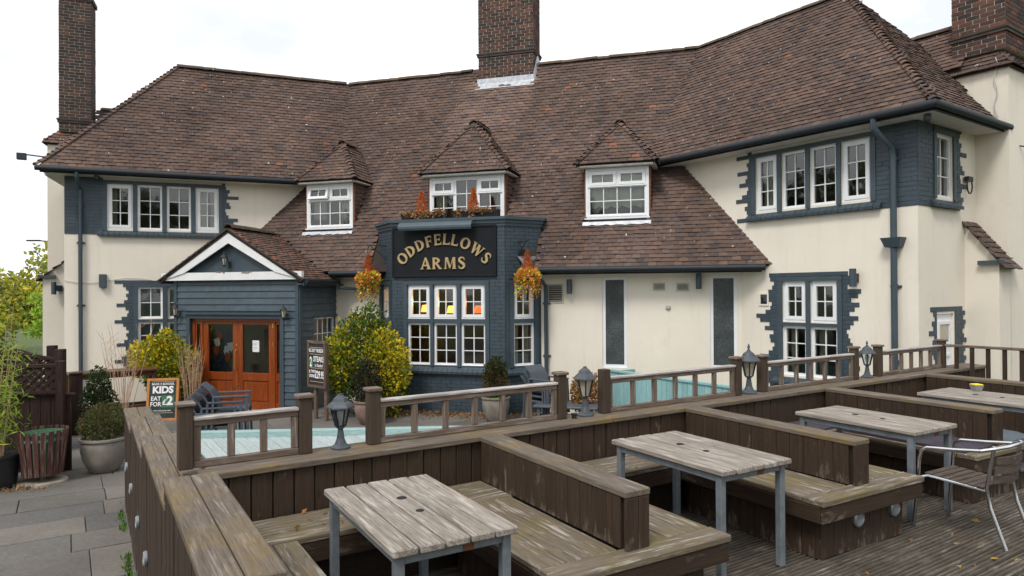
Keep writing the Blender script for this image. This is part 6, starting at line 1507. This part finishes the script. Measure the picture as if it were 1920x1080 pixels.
# --- stacked armchairs
def armchair(f, z, mat, k=1., parent=None, label='', group='', name='stacking_chair', hb=.44):
    th = thing(name, f.w(0, 0, z), label, 'chair', 0, group)
    def B(nm, s0, s1, n0, n1, z0, z1, b=.01): g = MB(); fbox(g, f, s0, s1, n0, n1, z + z0, z + z1, b=b); return g.build(nm, mat, th)
    B('seat', -.25, .25, -.24, .24, .40, .44)
    K = 8; g = MB(); V = []
    for i in range(K + 1):
        t_ = i / K; zz = .44 + t_ * hb; dn = -.20 - .07 * t_ - .12 * t_ * t_ - .22 * max(0, t_ - .75)
        for s_, e in ((-.23, .015), (0, 0), (.23, .015)): V += [f.w(s_, dn + e, z + zz), f.w(s_, dn + e - .025, z + zz)]
    F = []
    for i in range(K):
        a = i * 6; b_ = a + 6
        for q in (0, 2): F += [(a + q, a + q + 2, b_ + q + 2, b_ + q), (a + q + 3, a + q + 1, b_ + q + 1, b_ + q + 3)]
        F += [(a + 1, a, b_, b_ + 1), (a + 4, a + 5, b_ + 5, b_ + 4)]
    F += [(K * 6, K * 6 + 2, K * 6 + 3, K * 6 + 1), (K * 6 + 2, K * 6 + 4, K * 6 + 5, K * 6 + 3)]; g.add(V, F); g.build('backrest', mat, th)
    for sg in (-1, 1):
        x = sg * .27
        for n0, n1, nm in ((.20, .24, 'front_leg'), (-.28, -.24, 'back_leg')):
            g = MB(); P0 = f.w(x * 1.04, (n0 + n1) / 2 + (.03 if n0 > 0 else -.04), z); P1 = f.w(x, (n0 + n1) / 2, z + .64); bar(g, P0, P1, .045, .035, f.n); g.build(nm, mat, th)
        B('arm', x - .028, x + .028, -.27, .25, .635, .665)
    return th
ca = Fr((-4.75, 10.95, 0), 106)
for j, lb in enumerate(('lowest woven grey armchair in the stack before the entrance doors', 'second woven grey armchair in the stack before the entrance doors', 'third woven grey armchair in the stack before the entrance doors', 'topmost woven grey armchair in the stack before the entrance doors')):
    f_ = Fr(ca.o + ca.n * (.085 * j), ca.ang); armchair(f_, .02 + j * .085, 'rattan', hb=.40, label=lb, group='woven armchairs stacked by the entrance')
cb = Fr((.62, 13.25, 0), -16.7 + 60)
for j, lb in enumerate(('lower grey plastic armchair in the stack beside the bay', 'middle grey plastic armchair in the stack beside the bay', 'upper grey plastic armchair in the stack beside the bay')):
    f_ = Fr(cb.o + cb.n * (.06 * j), cb.ang); armchair(f_, .02 + j * .10, 'plastic_grey', label=lb, group='grey plastic armchairs stacked by the bay')
lt_ = thing('low_table', (1.05, 12.85, 0), 'grey plastic low table behind the railing beside the stacked chairs', 'table'); g = MB(); g.box((1.05, 12.85, .42), (1.2, .75, .04), cf.M, None, .01); g.build('top', 'plastic_grey', lt_)
for a in (-.5, .5):
    for b_ in (-.3, .3): g = MB(); P = Vector((1.05, 12.85, .20)) + cf.u * a + cf.n * b_; g.box(P, (.05, .05, .40), cf.M); g.build('leg', 'plastic_grey', lt_)
# --- gravel and fallen leaves at the foot of the bay, leaves on the deck, grass along the fence
rr = random.Random(77); mb = MB(); LV = [(.30, .15, .06), (.40, .22, .09), (.22, .11, .05), (.35, .26, .14), (.18, .12, .08)]
for i in range(2600):
    s = rr.uniform(2.6, 7.2); n = max(.02, abs(rr.gauss(0, .3))) + (bn if b0 < s < b1 else .3); P = cf.w(s, n, .025); leaves(mb, [(P, Vector((rr.uniform(-1, 1), rr.uniform(-1, 1), .0)), 1)], .055, LV, rr, .05, .6)
tag(mb.build('leaf_litter', 'leaf'), 'strip of dry brown leaves along the foot of the bay', 'leaf litter', kind='stuff')
mb = MB()
for i in range(900):
    n = rr.uniform(-5, 2); P = ff_.w(-.03 - abs(rr.gauss(0, .025)), n, .0); 
    if noise.noise(Vector((n * 1.3, 3, 0))) < -.02: continue
    leaves(mb, [(P, Vector((0, 0, .8)), 1)], .06, [(.09, .20, .02), (.14, .28, .03), (.06, .13, .02)], rr, .7, .25)
tag(mb.build('edge_grass', 'leaf'), 'thin fringe of grass and weeds along the foot of the stepped fence', 'grass', kind='stuff')
mb = MB()
for s, n, z, q, sp in ((2.9, 2.1, DZ, 16, .35), (2.2, 2.2, DZ, 10, .4), (1.0, 1.9, DZ, 8, .4), (4.0, 2.6, DZ, 12, .7), (1.1, .7, DZ, 18, .15), (-.4, .15, SE, 8, .1), (-1.4, .2, SE, 10, .2), (.6, .3, SE, 8, .3), (-1.0, 1.5, DZ, 14, .15)):
    for i in range(q): P = df.w(s + rr.gauss(0, sp), n + rr.gauss(0, sp * .6), z + .006); leaves(mb, [(P, Vector((rr.uniform(-1, 1), rr.uniform(-1, 1), -.2)), 1)], .055, LV + [(.45, .20, .05), (.5, .33, .06)], rr, -.1, .6)
tag(mb.build('fallen_leaves', 'leaf'), 'scattered orange and brown leaves lying on the deck and benches', 'leaves', kind='stuff')
mb = MB()
for i in range(260): a = rr.uniform(0, 6.3); P = Vector((-6.5 + rr.gauss(0, .18), 8.95 + rr.gauss(0, .12), .022)); leaves(mb, [(P, Vector((rr.gauss(0, .6), rr.gauss(0, .6), .1)), 1)], .06, LV + [(.08, .18, .03)], rr, .1, .5)
tag(mb.build('bin_leaves', 'leaf'), 'dry leaves and weeds gathered round the foot of the litter bin', 'leaves', kind='stuff')

# ================================================================== ROOM LAMPS seen through the bay windows
for s, z, m_, e, c, lb in ((3.98, 2.14, 'warm_glow', 6, (1, .6, .25), 'glowing yellow table lamp behind the first bay window'), (4.59, 2.12, 'warm_glow', 6, (1, .6, .25), 'glowing yellow table lamp behind the middle bay window'), (5.21, 2.12, 'red_glow', 4, (1, .3, .1), 'small red glowing lamp behind the third bay window')):
    P = cf.w(s, .22, z); th = thing('table_lamp', P, lb, 'lamp'); MB().lathe([(.10, -.02), (.07, .13)], P, 14).build('shade', m_, th, True); MB().lathe([(.06, -1.2), (.015, -1.15), (.015, -.02)], P, 8).build('stand', 'dark_metal', th)
    ld = bpy.data.lights.new('lamp_light', 'POINT'); ld.energy = e; ld.color = c; ld.shadow_soft_size = .08; lo = bpy.data.objects.new('lamp_light', ld); col.objects.link(lo); lo.parent = th; lo.location = (0, 0, .2)

# ================================================================== TREES
def tree(name, label, P, H, cr, seed, tints, nl=5200, leaf=.22, limbs=9, group=None, trunk=.22, clump=46):
    rr = random.Random(seed); P = Vector(P); th = thing(name, P, label, 'tree', 0, group); g = MB(); th_ = H * .42
    g.tube([P, P + Vector((rr.uniform(-.1, .1), rr.uniform(-.1, .1), th_ * .5)), P + Vector((rr.uniform(-.25, .25), rr.uniform(-.2, .2), th_)), P + Vector((rr.uniform(-.3, .3), 0, H * .8))], [trunk, trunk * .8, trunk * .6, trunk * .15], 9); g.build('trunk', 'bark', th, True)
    C = P + Vector((0, 0, H - cr[2])); cl = []
    for i in range(clump):
        d = Vector((rr.gauss(0, 1), rr.gauss(0, 1), rr.gauss(0, 1))).normalized(); q = rr.uniform(.35, 1.0); cl.append(C + Vector((d.x * cr[0], d.y * cr[1], d.z * cr[2])) * q)
    for i in range(limbs):
        e = cl[i]; s_ = P + Vector((0, 0, th_ * rr.uniform(.6, 1.3))); g = MB(); g.tube([s_, s_.lerp(e, .5) + Vector((0, 0, .25)), e], [trunk * .4, trunk * .25, trunk * .06], 6); g.build('limb', 'bark', th, True)
    mb = MB(); per = nl // clump
    for c in cl:
        tn = [tuple(x * k for x in t_) for t_ in tints for k in (rr.uniform(.7, 1.2),)]; r_ = rr.uniform(.22, .42) * min(cr)
        leaves(mb, cloud(c, (r_, r_, r_ * .7), per, rr, 1., .1), leaf, tn, rr, .0, .6)
    tag(mb.build('crown', 'leaf', th), kind='stuff'); return th
AUT = [(.58, .50, .06), (.46, .46, .07), (.62, .50, .06), (.34, .40, .07)]; GRN = [(.26, .32, .07), (.21, .28, .06), (.32, .36, .08)]; LIM = [(.40, .56, .07), (.32, .50, .06)]; DGR = [(.07, .10, .025), (.09, .12, .03)]
tree('autumn_tree', 'yellowing tree beyond the lattice fence on the far left', (-19.5, 25.5, -.05), 4.2, (2.2, 2.2, 1.7), 51, AUT, 4200, .16)
tree('green_tree', 'dull green tree beside the chimney breast beyond the fence', (-17.6, 26.5, -.05), 4.3, (1.7, 1.7, 1.7), 52, GRN + AUT[:2], 5000, .16)
tree('lime_shrub_tree', 'bright lime-green bushy tree close against the left chimney breast', (-15.9, 24.0, -.05), 3.2, (.9, .9, 1.4), 53, LIM, 2600, .13, 5, clump=26)
tree('green_tree', 'dense green tree low behind the bamboo tips', (-21.5, 27.0, -.05), 3.9, (2.4, 2.2, 1.7), 54, GRN, 5200, .17)
tree('autumn_tree', 'tall yellow-green tree farthest left behind the bamboo', (-25.0, 30.0, -.05), 4.6, (2.8, 2.4, 2.0), 55, AUT + GRN, 4600, .18)
g = MB(); g.add([(-90, 55, -1), (20, 62, -1), (20, 62, 2.4), (-20, 60, 3.4), (-55, 57, 3.0), (-90, 55, 3.6)], [(0, 1, 2, 3, 4, 5)]); g.prism([(-90, 55.2, -1), (20, 62.2, -1), (20, 62.2, 2.2), (-20, 60.2, 3.2), (-90, 55.2, 3.4)], (0, 3, 0)); tag(g.build('hills', 'grass'), kind='structure')
# trees behind the viewpoint: they are what the window glass reflects
src = tree('garden_tree', 'broad green tree across the car park reflected in the windows', (-9, -24, -.05), 9.5, (4.6, 4.2, 3.6), 61, DGR, 7000, .34, 9, 'trees across the car park', .35, 52)
for x, y, sc_ in ((-18, -22, 1.1), (2, -26, 1.15), (11, -24, .95), (20, -18, 1.1), (-27, -12, 1.1), (28, -8, 1.05), (-31, 3, 1.2), (-33, 13, 1.15), (27, 14, 1.0), (33, 24, 1.1), (36, 8, 1.05)):
    dup(src, Matrix.Translation((x, y, -.05)) @ Matrix.Rotation(x, 4, 'Z') @ Matrix.Scale(sc_, 4))
